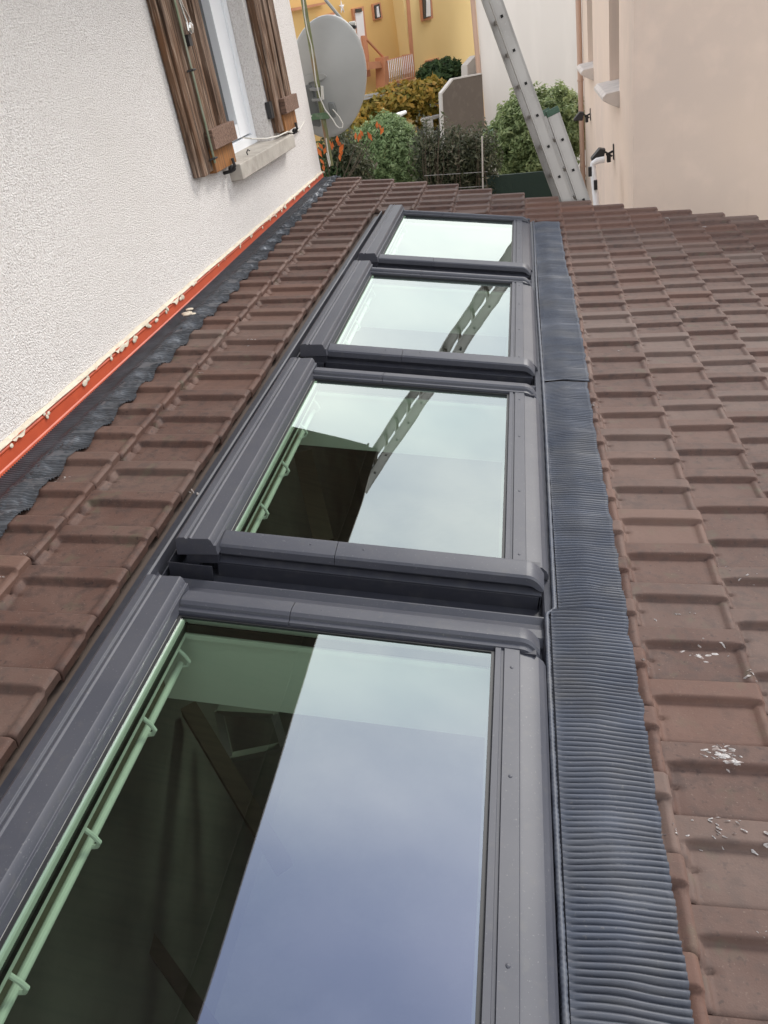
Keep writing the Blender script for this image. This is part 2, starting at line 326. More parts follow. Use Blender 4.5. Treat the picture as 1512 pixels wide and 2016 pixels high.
for ci in range(1, len(BND) - 1):
    u0, u1 = BND[ci], BND[ci + 1]; p = pitch_of(u0); n = int((VEND[ci] - VNEAR) / p) + 1
    for k in range(n):
        v1 = VEND[ci] - k * p; v0 = v1 - p
        if .26 < (u0 + u1) / 2 < 1.30 and v0 < 3.62: continue
        jit = rng.normal(0, 1, 6)
        U = u0 + (u1 - u0) * SG + jit[0] * .0022 + jit[1] * .0015 * TG; Vv = v0 + p * TG + jit[2] * .0012
        if ci == 7 and v0 < 3.62: U = np.maximum(U, 1.357)
        if ci == 1: U = np.maximum(U, -.255)
        W = (Hh if ci < 7 else HhR) + jit[3] * .0012 + jit[4] * .0015 * (SG - .5) + jit[5] * .0012 * (TG - .5)
        P = np.stack([U, Vv, W], -1).reshape(-1, 3)
        low = P[rim_i].copy(); low[:, 2] = np.minimum(low[:, 2] - .022, P[rim_i, 2] - .022)
        top2 = P[rim_i].copy()
        Vs += [P, top2, low]
        Fs.append(Fg + base); b2 = base + len(P); i = np.arange(nb); j = (i + 1) % nb
        Fs.append(np.stack([b2 + i, b2 + nb + i, b2 + nb + j, b2 + j], -1)[:, ::-1])
        pale = max(0, rng.normal(.12 if ci > 4 else -.1, .45)); warm = max(0, rng.normal(.1, .45))
        if ci >= 7 and v0 > 3.4 and ci <= 10: warm += .9
        if ci == 7: warm += .3
        if ci > 7: pale += .18
        cnt = len(P) + 2 * nb
        A1.append(np.full(cnt, pale)); A2.append(np.full(cnt, warm)); base += cnt
V = LW(np.concatenate(Vs)); F = np.concatenate(Fs)
npmesh('roof_tiles', V, F, M['tile'], annex, True, {'pale': np.concatenate(A1), 'warm': np.concatenate(A2)})

def roof_h(U, V):
    U = np.asarray(U, float); V = np.asarray(V, float); h = np.zeros(np.broadcast(U, V).shape)
    for ci in range(len(BND) - 1):
        u0, u1 = BND[ci], BND[ci + 1]; p = pitch_of(u0)
        m_ = (U >= u0) & (U < u1); s = (U - u0) / (u1 - u0); t = ((V - VEND[ci]) / p) % 1.0
        h = np.where(m_, tile_h(s, t), h)
    return h
# white plaster splashes lying on the tiles
spl = MB()
def splash(px, py, n, spread, sz, seed):
    r = random.Random(seed); ry = ray(px, py); c = np.array([CAM[0] * CT - CAM[2] * ST, CAM[1], CAM[0] * ST + CAM[2] * CT]); d = np.array([ry[0] * CT - ry[2] * ST, ry[1], ry[0] * ST + ry[2] * CT])
    tt = (.03 - c[2]) / d[2]; h0 = c + d * tt
    for i in range(n):
        u = h0[0] + r.gauss(0, spread); v = h0[1] + r.gauss(0, spread * .6); a = sz * r.uniform(.25, 1); b = a * r.uniform(.15, .45); th = r.uniform(-.9, .5); k = r.randint(6, 9)
        hh = float(roof_h(u, v)) + .0012
        ring = []
        for j in range(k):
            an = 2 * PI * j / k; rr = r.uniform(.6, 1.15); x = a * rr * math.cos(an); y = b * rr * math.sin(an)
            uu = u + x * math.cos(th) - y * math.sin(th); vv = v + x * math.sin(th) + y * math.cos(th)
            ring.append((uu, vv, float(roof_h(uu, vv)) + .0008))
        spl.add([(u, v, hh + .0015)] + ring, [(0, j + 1, (j + 1) % k + 1) for j in range(k)])
for i, a in enumerate([(1420, 1492, 40, .016, .010, 1), (1432, 1500, 14, .010, .012, 31), (1370, 1280, 12, .03, .012, 2), (1272, 905, 7, .012, .012, 3), (1450, 1640, 16, .05, .010, 4), (1480, 1335, 5, .015, .012, 5), (1380, 1620, 8, .03, .008, 6), (1345, 1210, 5, .03, .009, 7),
    (1320, 1645, 5, .01, .007, 8), (1500, 1845, 3, .01, .010, 9), (1470, 1140, 5, .02, .007, 10), (1230, 690, 4, .02, .010, 11), (1300, 1320, 5, .03, .006, 12), (386, 965, 6, .008, .009, 13), (100, 940, 4, .03, .01, 14), (500, 674, 4, .03, .012, 15),
    (372, 846, 2, .003, .007, 16), (115, 938, 4, .02, .006, 17), (395, 735, 4, .006, .009, 18), (720, 413, 2, .02, .012, 19), (440, 540, 4, .08, .007, 20), (40, 1095, 4, .01, .006, 21), (5, 1138, 3, .006, .010, 22), (760, 415, 2, .01, .014, 23), (1440, 1115, 5, .02, .006, 24), (1180, 805, 4, .015, .012, 25), (1310, 430, 3, .06, .02, 26), (1400, 445, 3, .06, .02, 27)]):
    splash(*a)
spl.m = LW; spl.build('plaster_splash', M['splash'], annex)

# roof deck (with holes under the glass), ceiling, walls, room
W0 = [(1.4 * k + (.016 if k == -1 else 0), {2: -.022, 1: -.013}.get(k, 0), -.016 if k == -1 else 0) for k in (-1, 0, 1, 2)]
deck = MB(LW)
def deckbox(u0, u1, v0, v1): deck.box(u0, u1, v0, v1, -.16, -.006)
deckbox(-.40, .375, -2.4, 4.62); deckbox(1.235, 3.42, -2.4, 4.06); deckbox(.375, 1.235, -2.4, -1.4 - .40)
for k in (-1, 0, 1): deckbox(.375, 1.235, 1.4 * k + .715, 1.4 * (k + 1) - .40)
deckbox(.375, 1.235, 2.8 + .715, 4.45)
deck.build('roof_deck', M['beam'], annex)
rm = MB()
rm.box(-.36, 3.3, -4.0, -3.9, -2.98, .0); rm.box(3.2, 3.3, -3.9, 4.0, -2.98, -.78); rm.box(-.36, 3.2, 3.92, 4.0, -2.98, -.78)
rm.box(-.36, -.30, -3.9, 3.92, -2.98, -.15)
rm.build('room_wall', M['inner_wall'], annex)
fl = MB(); fl.box(-.3, 3.2, -3.9, 3.92, -2.98, -2.6); fl.build('room_floor', M['floor_in'], annex)
ce = MB(LW)
for a_, b_, w_ in ((at(598, 900, 3.7), at(640, 1075, 3.2), .10), (at(372, 1395, 2.3), at(560, 1710, 1.75), .07), (at(180, 1690, 1.8), at(420, 2030, 1.35), .055)):
    m = MB(); m.beam(a_, b_, w_, w_); m.build('timber_post', M['beam'], annex)
dr = MB(); q_ = [at(430, 1398, 2.4), at(540, 1404, 2.4), at(560, 1470, 2.35), at(452, 1492, 2.3)]
for i in range(4): dr.beam(q_[i], q_[(i + 1) % 4], .035, .03)
dr.build('picture_frame', M['galv'], annex)

def roof_window(V0, dW, dU):
    f = lambda P: LW(P + np.array([dU, V0, dW]))
    # kerb / outer frame: dark upstands round the opening
    m = MB(f)
    m.extr([(-.432, .074), (-.424, -.005), (-.40, -.005), (-.36, .079), (-.36, .085)], .44, 1.30, 'U')
    m.extr([(.749, .074), (.741, -.005), (.72, -.005), (.675, .079), (.675, .085)][::-1], .44, 1.30, 'U')
    m.extr([(.385, .075), (.378, -.005), (.40, -.005), (.42, .045), (.47, .05), (.468, .079)], -.46, .75, 'V')
    m.extr([(1.212, .079), (1.215, -.005), (1.298, -.005), (1.298, .05)], -.43, .745, 'V')
    fr = m.build('roof_window', M['dark_metal'], annex)
    # kerb box around the hood end and the ledge strip above the kerb
    m = MB(f)
    m.box(.345, .463, -.492, -.489, -.004, .062); m.box(.345, .348, -.489, .775, -.004, .062); m.box(.345, .463, .775, .778, -.004, .055)
    m.extr([(-.453, .050), (-.453, .044), (-.433, .044), (-.433, .058)], .463, 1.305, 'U')
    m.box(.463, 1.30, -.453, -.451, -.004, .0435)
    m.box(1.303, 1.306, -.452, .76, -.004, .046)
    m.build('kerb_flashing', M['dark_metal'], fr, bevel=.0015)
    # top hood (towards the house wall)
    m = MB(f)
    prof = [(.362, .070), (.362, .118), (.370, .126), (.388, .128), (.391, .1245), (.396, .1245), (.399, .1290), (.403, .1290), (.406, .1265), (.452, .131), (.458, .126), (.464, .112), (.470, .112), (.470, .098), (.474, .083), (.40, .075)]
    m.extr(prof, -.468, .757, 'V')
    m.build('hood', M['anthracite'], fr, bevel=.0012)
    # side covers (two pieces each with a fine joint), bottom cover
    def side(sgn, v_in, v_out):
        a = lambda d: v_in + sgn * d        # d outward
        W_ = abs(v_out - v_in)
        prof = [(a(0), .083), (a(.001), .092), (a(.012), .0945), (a(.014), .101), (a(.022), .1065), (a(.034), .107), (a(W_ - .006), .099), (a(W_), .094), (a(W_ + .002), .074), (a(W_ - .006), .074), (a(W_ - .008), .080), (a(.02), .080)]
        m = MB(f)
        mid = .775 if sgn < 0 else .735
        m.extr(prof, .4715, mid - .0008, 'U')
        m.extr(prof, mid + .0008, 1.262, 'U')
        # rounded run-out of the right-hand end
        n = len(prof); st = 5; rows = []
        for i in range(st + 1):
            q_ = i / st; uu = 1.262 + .048 * q_; dz = .034 * q_ ** 2.2
            rows.append([(uu, p[0] if p[1] > .0 else p[0], max(p[1] - dz, .058)) for p in prof])
        vs = [v for r_ in rows for v in r_]
        fs = [(i * n + j, i * n + (j + 1) % n, (i + 1) * n + (j + 1) % n, (i + 1) * n + j) for i in range(st) for j in range(n)] + [tuple(range(n))[::-1], tuple(range(st * n, st * n + n))]
        m.add(vs, fs)
        for uu in (mid - .07, mid + .07): m.sphere((uu, a(W_ * .55), .1045), .0035, 8, 4, (1, 1, .6))
        m.build('side_cover', M['anthracite'], fr, smooth=True)
    side(-1, -.366, -.445); side(1, .679, .752)
    m = MB(f)
    m.extr([(1.208, .083), (1.209, .090), (1.221, .090), (1.222, .086), (1.228, .086), (1.229, .0905), (1.262, .0895), (1.264, .083), (1.272, .081), (1.290, .079), (1.306, .073), (1.318, .063), (1.325, .050), (1.326, .036), (1.318, .036), (1.30, .05), (1.22, .06)], -.366, .679, 'V')
    for vv in (-.34, -.02, .33, .62): m.sphere((1.245, vv, .0900), .0042, 8, 4, (1, 1, .5))
    m.build('bottom_cover', M['anthracite'], fr, smooth=True)
    # glazing gasket
    m = MB(f)
    m.box(.4745, .482, -.366, .679, .0800, .0826); m.box(1.2005, 1.208, -.366, .679, .0800, .0826); m.box(.482, 1.2005, -.366, -.359, .0800, .0826); m.box(.482, 1.2005, .670, .679, .0800, .0826)
    m.box(.490, .494, -.36, .672, .050, .066); m.box(.483, 1.20, .664, .668, .040, .066)
    m.build('gasket', M['black'], fr)
    # pane: one sheet of coated glass with a real thickness behind it
    nu, nv = 2, 2
    pv = [f(np.array([u, v, .0795])) for u in (.474, 1.208) for v in (-.366, .679)]
    newobj('pane', pv, [(0, 2, 3, 1)], M['glass'], fr)
    # white reveal lining below the glass
    m = MB(f)
    t_ = .012; z0, z1 = -.21, .0745
    m.add([(.474, -.366, z1), (.474, .679, z1), (.474, .679, .03), (.474, -.366, .03)], [(0, 1, 2, 3)])
    m.box(.4705, .490, -.37, .664, .030, .0785); m.box(1.212, 1.232, -.395, .708, z0, .0725)
    m.box(.404, 1.212, .682, .708, z0, .04); m.box(.48, 1.212, .683, .707, .04, z1 - .003); m.box(.404, 1.212, -.395, -.370, z0, .04)
    m.box(.484, 1.212, .664, .682, .02, .034)
    m.build('lining', M['inner_white'], fr)
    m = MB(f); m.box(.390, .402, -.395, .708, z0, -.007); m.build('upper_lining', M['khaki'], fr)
    # ventilation bar on hooks
    m = MB(f); m.cyl((.480, -.36, -.030), (.480, .63, -.030), .0085, 12); m.build('opening_bar', M['inner_white'], fr, smooth=True)
    for vv in (-.34, -.115, .145, .415, .625):
        m = MB(f); m.tube([(.474, vv, .036), (.484, vv, .018), (.497, vv, .002), (.505, vv, -.014), (.498, vv, -.028), (.486, vv, -.032)], .0048, 8); m.build('bar_hook', M['inner_white'], fr, smooth=True)
    return fr
for V0, dW, dU in W0: roof_window(V0, dW, dU)

# metal flashing sheets, trough seams
m = MB(LW)
m.box(.30, .385, -1.92, 3.60, -.004, .002); m.box(1.235, 1.333, -1.92, 3.60, -.004, .002); m.box(.385, 1.235, -1.92, -1.80, -.004, .002); m.box(.385, 1.235, 3.515, 3.60, -.004, .002)
for k in (-1, 0, 1): m.box(.385, 1.235, 1.4 * k + .715, 1.4 * k + 1.0, -.004, .002)
m.build('flashing_sheet', M['dark_metal'], annex)
m = MB(LW); m.extr([(1.309, .002), (1.311, .026), (1.315, .031), (1.326, .033), (1.334, .036), (1.346, .036), (1.346, .002)], -1.92, 3.60, 'V'); m.build('apron_rail', M['anthracite'], annex, smooth=True)
m = MB(LW)
for k in (-1, 0, 1):
    v = 1.4 * k
    m.extr([(v + .792, .002), (v + .795, .012), (v + .815, .026), (v + .842, .028), (v + .868, .020), (v + .885, .030), (v + .889, .030), (v + .894, .002)], .335, 1.318, 'U')
    m.add([(.33, v + .79, .004), (.33, v + .905, .006), (.30, v + .905, .05), (.30, v + .79, .045)], [(0, 1, 2, 3)])
m.extr([(3.585, .002), (3.588, .05), (3.60, .055), (3.603, .002)], .33, 1.318, 'U')
m.extr([(.318, .002), (.312, .05), (.306, .052), (.306, .046), (.310, .002)], -1.92, 3.60, 'V')
m.extr([(.331, .002), (.331, .03), (.334, .03), (.334, .002)], -1.92, 3.60, 'V')
m.build('flashing_seam', M['anthracite'], annex, smooth=True)
# side gutter wall hiding the tile edges on the upslope side
m = MB(LW); m.box(.262, .30, -1.95, 3.60, -.004, .012); m.build('gutter_strip', M['dark_metal'], annex)

# twisted beading between the sheet and the apron
n = 2400; vv = np.linspace(-1.92, 3.58, n); ring = 8
th_ = np.arange(ring) * 2 * PI / ring
VV, TT = np.meshgrid(vv, th_, indexing='ij')
rr = .0052 + .0021 * np.sin(VV * 2 * PI / .021 + 1.3 * TT) ** 2 + .0006 * np.sin(VV * 90)
off = .0025 * np.sin(VV * 2.3) - .020 * (1 - sstep(-.515, -.485, VV))
P = LW(np.stack([1.3395 + off + rr * np.cos(TT), VV, .040 + rr * np.sin(TT)], -1).reshape(-1, 3))
q = np.arange(n * ring).reshape(n, ring); q2 = np.roll(q, -1, 1)
npmesh('beading', P, np.stack([q[:-1], q2[:-1], q2[1:], q[1:]], -1).reshape(-1, 4), M['apron'], annex)
# pleated aprons, one per window
for k in (-1, 0, 1, 2):
    v1 = 1.4 * k + .904 if k < 2 else 3.56; v0 = 1.4 * (k - 1) + .906 + .004
    if k == -1: v0 = -1.9
    nv_ = int((v1 - v0) / .0009); nu_ = 18
    uu = np.linspace(0, 1, nu_); vv = np.linspace(v0, v1, nv_); UU, VV = np.meshgrid(uu, vv, indexing='ij')
    edge = 1.523 + .003 * snoise(VV * 6, VV * 0, 5) + .0035 * snoise(VV * 60, VV * 0, 6) + (.006 if k % 2 else -.004)
    if k == -1: edge = edge - .0
    U0_ = 1.347 - (.020 if k == -1 else 0)
    U = U0_ + UU * (edge - (.012 if k == -1 else 0) - U0_)
    ph = 2 * PI * VV / .0122 + 3.0 * snoise(U * 8, VV * 9, 31 + k) + 1.0 * snoise(U * 26, VV * 24, 41 + k)
    amp = (.0046 + .0022 * snoise(U * 10, VV * 16, 51 + k)) * sstep(0, .08, UU)
    pl = 2 * np.abs(np.sin(ph / 2)) ** .62 - 1
    rh = sum(np.maximum.reduce([roof_h(U, VV + dv + e) for e in (-.014, 0, .014)]) for dv in (-.012, -.004, .004, .012)) / 4
    base_h = .041 + .013 * sstep(0, .5, UU) + .0016 * snoise(U * 8, VV * 7, 60) + .28 * (rh - .04) * sstep(.1, .6, UU)
    base_h = np.maximum(base_h, rh + .006)
    W = base_h + amp * pl
    W[-1, :] = np.maximum(roof_h(U[-1], VV[-1]) + .003, W[-1] - .016); U[-1, :] = U[-2, :] + .0015
    P = np.stack([U, VV, W + (.003 if k % 2 else 0)], -1)
    pale = np.clip(1.3 - np.abs(VV - v0) / .004, 0, 1) * (.5 + .5 * snoise(U * 60, VV * 0, 71)) * (1 if k > -1 else 0)
    q = np.arange(P[..., 0].size).reshape(nu_, nv_)
    npmesh('apron', LW(P.reshape(-1, 3)), np.stack([q[:-1, :-1], q[1:, :-1], q[1:, 1:], q[:-1, 1:]], -1).reshape(-1, 4), M['apron'], annex, True, {'pale': pale.ravel()})
# wall-side flashing draped over the tiles
nv_, nu_ = 3400, 44
uu = np.linspace(0, 1, nu_); vv = np.linspace(-2.3, 4.84, nv_); UU, VV = np.meshgrid(uu, vv, indexing='ij')
tph = ((VV - VEND[1]) / pitch_of(0)) % 1.0
edge = -.168 + .010 * snoise(VV * 9, VV * 0, 3) + .004 * snoise(VV * 45, VV * 0, 4) + .006 * np.sin(2 * PI * tph) - .05 * sstep(1.5, 4.8, VV)
U = -.392 + UU * (edge + .392)
dr_ = sstep(.35, .7, UU)
tile_part = np.zeros_like(U)
for du in (-.03, 0, .03):
    for dv in (-.035, -.018, 0, .018, .035): tile_part += roof_h(U + du, VV + dv) / 15
lump = np.exp(-(((tph - .45) / .17) ** 2 + ((UU - .72) / .16) ** 2)) * (.6 + .5 * snoise(VV * 5, VV * 0, 9)) + .6 * np.exp(-(((tph - .05) / .10) ** 2 + ((UU - .86) / .10) ** 2)) * (snoise(VV * 7, VV * 0, 12) > 0)
ph = 2 * PI * VV / .0125 + 2.0 * snoise(U * 14, VV * 11, 21) + 2.2 * lump * np.sin(U * 60)
amp = .0030 * (1 - .8 * np.clip(lump, 0, 1)) * sstep(0, .05, UU)
tile_part = .018 + (tile_part - .018) * sstep(-.30, -.25, U)
W = tile_part * (.35 + .65 * dr_) + .008 + amp * np.sin(ph) + .007 * lump + .005 * snoise(U * 35, VV * 35, 22) * dr_ + .0045 * np.abs(snoise(U * 80, VV * 70, 23)) * dr_
W = np.maximum(W, np.where(U < -.257, 0, np.maximum(roof_h(U, VV - .006), roof_h(U, VV + .006)) + .003))
q = np.arange(U.size).reshape(nu_, nv_)
npmesh('wall_flashing', LW(np.stack([U, VV, W], -1).reshape(-1, 3)), np.stack([q[:-1, :-1], q[1:, :-1], q[1:, 1:], q[:-1, 1:]], -1).reshape(-1, 4), M['lead'], annex, True, {'pale': (np.clip(lump, 0, 1) * (.55 + .45 * snoise(VV * 50, U * 50, 24))).ravel()})  # pale on the lumps paints their shiny highlights into the colour
# orange bar with its cream sealant
def zb(y): return .082 - .004 * y
def ZT(y): return zb(y) + .064 - .002 * np.clip(y, 0, 5)
ys = np.linspace(-2.6, 4.845, 60)
prof = lambda y: [(-.359, zb(y) - .012), (-.345, zb(y) - .012), (-.347, zb(y) + .004), (-.351, zb(y) + .008), (-.3515, ZT(y) - .018), (-.348, ZT(y) - .013), (-.348, ZT(y) - .009), (-.352, ZT(y) - .004), (-.344, ZT(y) + .002), (-.359, ZT(y) + .004)]
vs = [(x, y, z) for y in ys for x, z in prof(y)]; n = 10
fs = [(i * n + j, i * n + (j + 1) % n, (i + 1) * n + (j + 1) % n, (i + 1) * n + j) for i in range(len(ys) - 1) for j in range(n)]
o = MB(); o.add(vs, fs + [tuple(range(n)), tuple(range((len(ys) - 1) * n, len(ys) * n))]); o.build('flashing_bar', M['orange'], annex)
ny = 900; ys = np.linspace(-2.6, 4.84, ny); zz = np.linspace(0, 1, 7)
top = ZT(ys) + .013 + .004 * snoise(ys * 14, ys * 0, 81) ; drip = ZT(ys) + .003 - .045 * np.clip(snoise(ys * 22, ys * 0, 83, 4) - .28, 0, 1) - .005 * np.abs(snoise(ys * 5, ys * 0, 85))
YY, ZZ = np.meshgrid(ys, zz, indexing='ij')
Zp = drip[:, None] + (top - drip)[:, None] * ZZ
Xp = -.3435 + .0045 * snoise(YY * 60, ZZ * 3, 88) * np.sin(PI * ZZ) - .0155 * ZZ ** 2.0
q = np.arange(YY.size).reshape(ny, 7)
npmesh('sealant', np.stack([Xp, YY, Zp], -1).reshape(-1, 3), np.stack([q[:-1, :-1], q[1:, :-1], q[1:, 1:], q[:-1, 1:]], -1).reshape(-1, 4), M['cream'], annex)
bl = MB(); r = random.Random(5)
y = -2.4
while y < 4.8:
    y += r.uniform(.10, .30)
    for _ in range(r.randint(1, 4)):
        yy = y + r.gauss(0, .012); bl.sphere((-.347, yy, ZT(yy) - r.uniform(-.004, .020)), r.uniform(.006, .014), 8, 5, (.35, r.uniform(.8, 1.6), r.uniform(.6, 1.0)))
for _ in range(5): bl.sphere((-.30 + r.gauss(0, .012), 1.47 + r.gauss(0, .02), .075 + r.gauss(0, .003)), .014, 8, 5, (1.5, 1.1, .4))
bl.build('sealant_blob', M['cream'], annex, smooth=True)

# ================================================================== LEFT HOUSE
house = thing('rendered_house', 'white roughcast house wall at the left with an open brown-shuttered window', 'building')
XW = -.36
OY0, OY1, OZ0, OZ1 = 2.78, 3.63, .535, 1.9
wl = MB(); XI = -.66
wl.box(XI, XW, -6, OY0, -3, 2.7); wl.box(XI, XW, OY1, 4.84, -3, 2.7); wl.box(XI, XW, OY0, OY1, -3, OZ0 - .01); wl.box(XI, XW, OY0, OY1, OZ1, 2.7)
wl.box(-7, XI, 4.54, 4.84, -3, 2.7); wl.box(-7, XI, -6, -5.7, -3, 2.7); wl.box(-7, -6.7, -5.7, 4.54, -3, 2.7)
wl.build('wall', M['roughcast'], house)
rf = MB()
E0, E1, EY0, EY1, EZ = -7.8, .50, -6.6, 4.92, 2.62
rf.box(E0, E1, EY0, EY1, EZ, EZ + .03); rf.build('soffit', M['soffit'], house)
rf = MB(); rf.add([(E0, EY0, EZ + .12), (E1, EY0, EZ + .12), (E1, EY1, EZ + .12), (E0, EY1, EZ + .12), (-3.6, -2.6, 5.0), (-3.6, 1.0, 5.0)], [(0, 1, 4), (1, 2, 5, 4), (2, 3, 5), (3, 0, 4, 5), (0, 3, 2, 1)]); rf.build('roof', M['tile'], house)
gt = MB(); gt.box(E1, E1 + .02, EY0, EY1, EZ - .02, EZ + .16); gt.box(E1 + .02, E1 + .11, EY0, EY1, EZ + .02, EZ + .12); gt.build('gutter', M['soffit'], house)
# window: white stile and sill frame set back, glass
wf = MB()
wf.box(-.56, -.47, OY0 + .001, OY0 + .08, OZ0 + .07, OZ1 - .07); wf.box(-.56, -.47, OY1 - .30, OY1 - .085, OZ0 + .07, OZ1 - .07); wf.box(-.57, -.46, OY1 - .075, OY1 - .002, OZ0 + .002, OZ1 - .002)
wf.box(-.57, -.455, OY0 + .001, OY1 - .076, OZ0 + .002, OZ0 + .06); wf.box(-.56, -.472, OY0 + .081, OY1 - .301, OZ0 + .07, OZ0 + .15)
wf.box(-.575, -.463, OY1 - .084, OY1 - .076, OZ0 + .06, OZ1 - .07)
win = wf.build('window', M['pvc'], house, bevel=.002)
gl_ = MB(); gl_.box(-.53, -.52, OY0 + .06, OY1 - .16, OZ0 + .12, OZ1 - .05); gl_.build('pane', M['glass_dark'], win)
sl = MB(); sl.hexa([(-.46, 2.655, .548), (-.46, 3.93, .538), (-.285, 3.93, .523), (-.285, 2.655, .533)], [(-.46, 2.655, .45), (-.46, 3.93, .44), (-.285, 3.93, .437), (-.285, 2.655, .447)])
sl.v = [v for v in sl.v]
sl.build('window_sill', M['concrete'], win, bevel=.006)
hk = MB(); hk.tube([(-.34, 3.0, .53), (-.345, 3.0, .55), (-.335, 3.005, .565), (-.325, 3.005, .555)], .004, 6); hk.build('sill_hook', M['iron'], win)

def shutter(y0, y1, z0, flip, top=2.0):
    """open flat against the wall; the part nearer the window carries the batten"""
    x0 = XW + .004
    planks = MB(); n_ = 0
    if not flip:
        spec = [(y0, y0 + .035, .034), (y0 + .037, y0 + .115, .050), (y0 + .118, y0 + .205, .040), (y0 + .208, y0 + .30, .050), (y0 + .302, y0 + .40, .046), (y0 + .402, y0 + .455, .012), (y0 + .457, y1, .052)]
    else:
        spec = [(y0, y0 + .10, .048), (y0 + .102, y0 + .19, .040), (y0 + .192, y0 + .215, .016), (y0 + .217, y0 + .30, .046), (y0 + .302, y0 + .318, .03), (y0 + .32, y1, .052)]
    sh = None
    for i, (a, b, d) in enumerate(spec): planks.box(x0, x0 + d, a, b, z0 + (.0 if i % 2 else .004), top)
    sh = planks.build('shutter', M['wood'], house, bevel=.003)
    lo = MB()
    ya = y0 + .20 if not flip else y0 + .12
    lo.box(x0 + .003, x0 + .0535, ya + .005, y1 + .001, z0 - .012, z0 + .115); lo.build('varnished_foot', M['wood_orange'], sh, bevel=.003)
    ba = MB(); ba.box(x0 + .045, x0 + .085, ya - .005, y1 + .02, z0 + .10, z0 + .195)
    ba.build('batten', M['wood_grey'], sh, bevel=.003)
    hg = MB()
    yh = y1 - .10
    hg.tube([(XW, yh, z0 - .05), (XW + .05, yh, z0 - .045), (XW + .075, yh, z0 - .02), (XW + .07, yh, z0 + .02)], .009, 8); hg.sphere((XW + .05, yh + .02, z0 - .035), .022, 8, 6, (1, 1.4, .8))
    hg.build('shutter_stop', M['iron'], sh, smooth=True)
    return sh
s1 = shutter(2.10, 2.66, .56, False)
m = MB(); m.tube([(-.292, 2.285, .60), (-.292, 2.285, 2.0)], .0065, 8)
m.build('locking_rod', M['rod'], s1, smooth=True)
m = MB()
for z in (.62, 1.03, 1.45):
    m = MB(); m.tube([(-.31, 2.26, z), (-.283, 2.275, z + .004), (-.28, 2.30, z + .004), (-.31, 2.315, z)], .005, 6); m.build('rod_guide', M['iron'], s1, smooth=True)
m = MB(); m.tube([(-.282, 2.33, 1.36), (-.278, 2.345, 1.30), (-.274, 2.375, 1.255), (-.274, 2.395, 1.225), (-.274, 2.385, 1.195), (-.276, 2.35, 1.185), (-.276, 2.33, 1.20), (-.276, 2.335, 1.235), (-.278, 2.325, 1.28), (-.28, 2.305, 1.36)], .0055, 8); m.sphere((-.272, 2.365, 1.21), .02, 8, 6, (.5, 1.2, 1.3))
m.build('handle', M['chrome'], s1, smooth=True)
m = MB(); m.box(-.312, -.285, 2.33, 2.375, 1.135, 1.185); m.build('handle_plate', M['iron'], s1)
s2 = shutter(3.70, 4.16, .56, True)
m = MB(); m.box(-.355, -.325, 3.63, 3.69, .66, .76); m.build('hinge', M['iron'], s2)

# ================================================================== SATELLITE DISH on its mast
dish = thing('satellite_dish', 'large grey satellite dish on a rusty mast at the corner of the white house', 'satellite dish')
a = at(592, -30, 7.12); b = at(652, 326, 7.12)
m = MB(); m.cyl(a, b, .021, 14); m.build('mast', M['mast'], dish, smooth=True)
# bowl: ellipse facing away, we see its convex back
cen = at(646, 155, 7.34)
tp = at(656, 37, 7.36); bt = at(642, 276, 7.36)
upv = (tp - bt); hgt = np.linalg.norm(upv) / 2; upv /= 2 * hgt
rt = at(722, 150, 7.42) - cen; rt -= upv * np.dot(rt, upv); wd = np.linalg.norm(rt); rtv = rt / wd
# the true bowl is round-ish and turned away from us
nrm = np.cross(rtv, upv); nrm = nrm if nrm[1] > 0 else -nrm
nr, na = 14, 56; vs = []; 
for i in range(nr + 1):
    q_ = i / nr
    for j in range(na):
        an = 2 * PI * j / na
        p_ = cen + rtv * (wd * q_ * math.cos(an)) + upv * (hgt * q_ * math.sin(an)) - nrm * (.10 * (1 - q_ * q_))
        vs.append(p_)
# rim lip
for j in range(na):
    an = 2 * PI * j / na; vs.append(cen + rtv * ((wd + .004) * math.cos(an)) + upv * ((hgt + .004) * math.sin(an)) + nrm * .022)
for j in range(na):
    an = 2 * PI * j / na; vs.append(cen + rtv * ((wd - .006) * math.cos(an)) + upv * ((hgt - .006) * math.sin(an)) + nrm * .020)
for j in range(1): vs.append(cen - nrm * .09)
R_ = nr + 2
fs = [(i * na + j, i * na + (j + 1) % na, (i + 1) * na + (j + 1) % na, (i + 1) * na + j) for i in range(R_) for j in range(na)]
fs += [(R_ * na + j, R_ * na + (j + 1) % na, (R_ + 1) * na) for j in range(na)]
o = newobj('reflector', vs, fs, M['dish'], dish, True)
# bracket, clamps
def P_(x, y, d=7.12): return at(x, y, d)
m = MB(); m.slab([P_(596, 150, 7.2), P_(636, 144, 7.2), P_(644, 150, 7.2), P_(634, 158, 7.2), P_(608, 163, 7.2), P_(604, 192, 7.2), P_(597, 192, 7.2)], (0, .02, 0)); m.build('bracket', M['dish'], dish, bevel=.003)
m = MB(); m.slab([P_(600, 168, 7.16), P_(612, 170, 7.16), P_(626, 215, 7.16), P_(630, 250, 7.16), P_(616, 248, 7.16), P_(604, 215, 7.16)], (0, .05, 0)); m.build('tilt_bracket', M['grey_plastic'], dish, bevel=.004)
m = MB()
for yy in (176, 197): m.slab([P_(609 + (yy - 176) * .2, yy - 2.5, 7.08), P_(628 + (yy - 176) * .2, yy - 3.5, 7.08), P_(629 + (yy - 176) * .2, yy + 2.5, 7.08), P_(610 + (yy - 176) * .2, yy + 3.5, 7.08)], (0, .09, 0))
m.build('mast_clamp', M['galv'], dish, bevel=.003)
m = MB()
m.slab([P_(631, 169, 7.09), P_(635, 170, 7.09), P_(637, 196, 7.09), P_(632, 196, 7.09)], (0, .03, 0)); m.build('perforated_strap', M['cable'], dish)
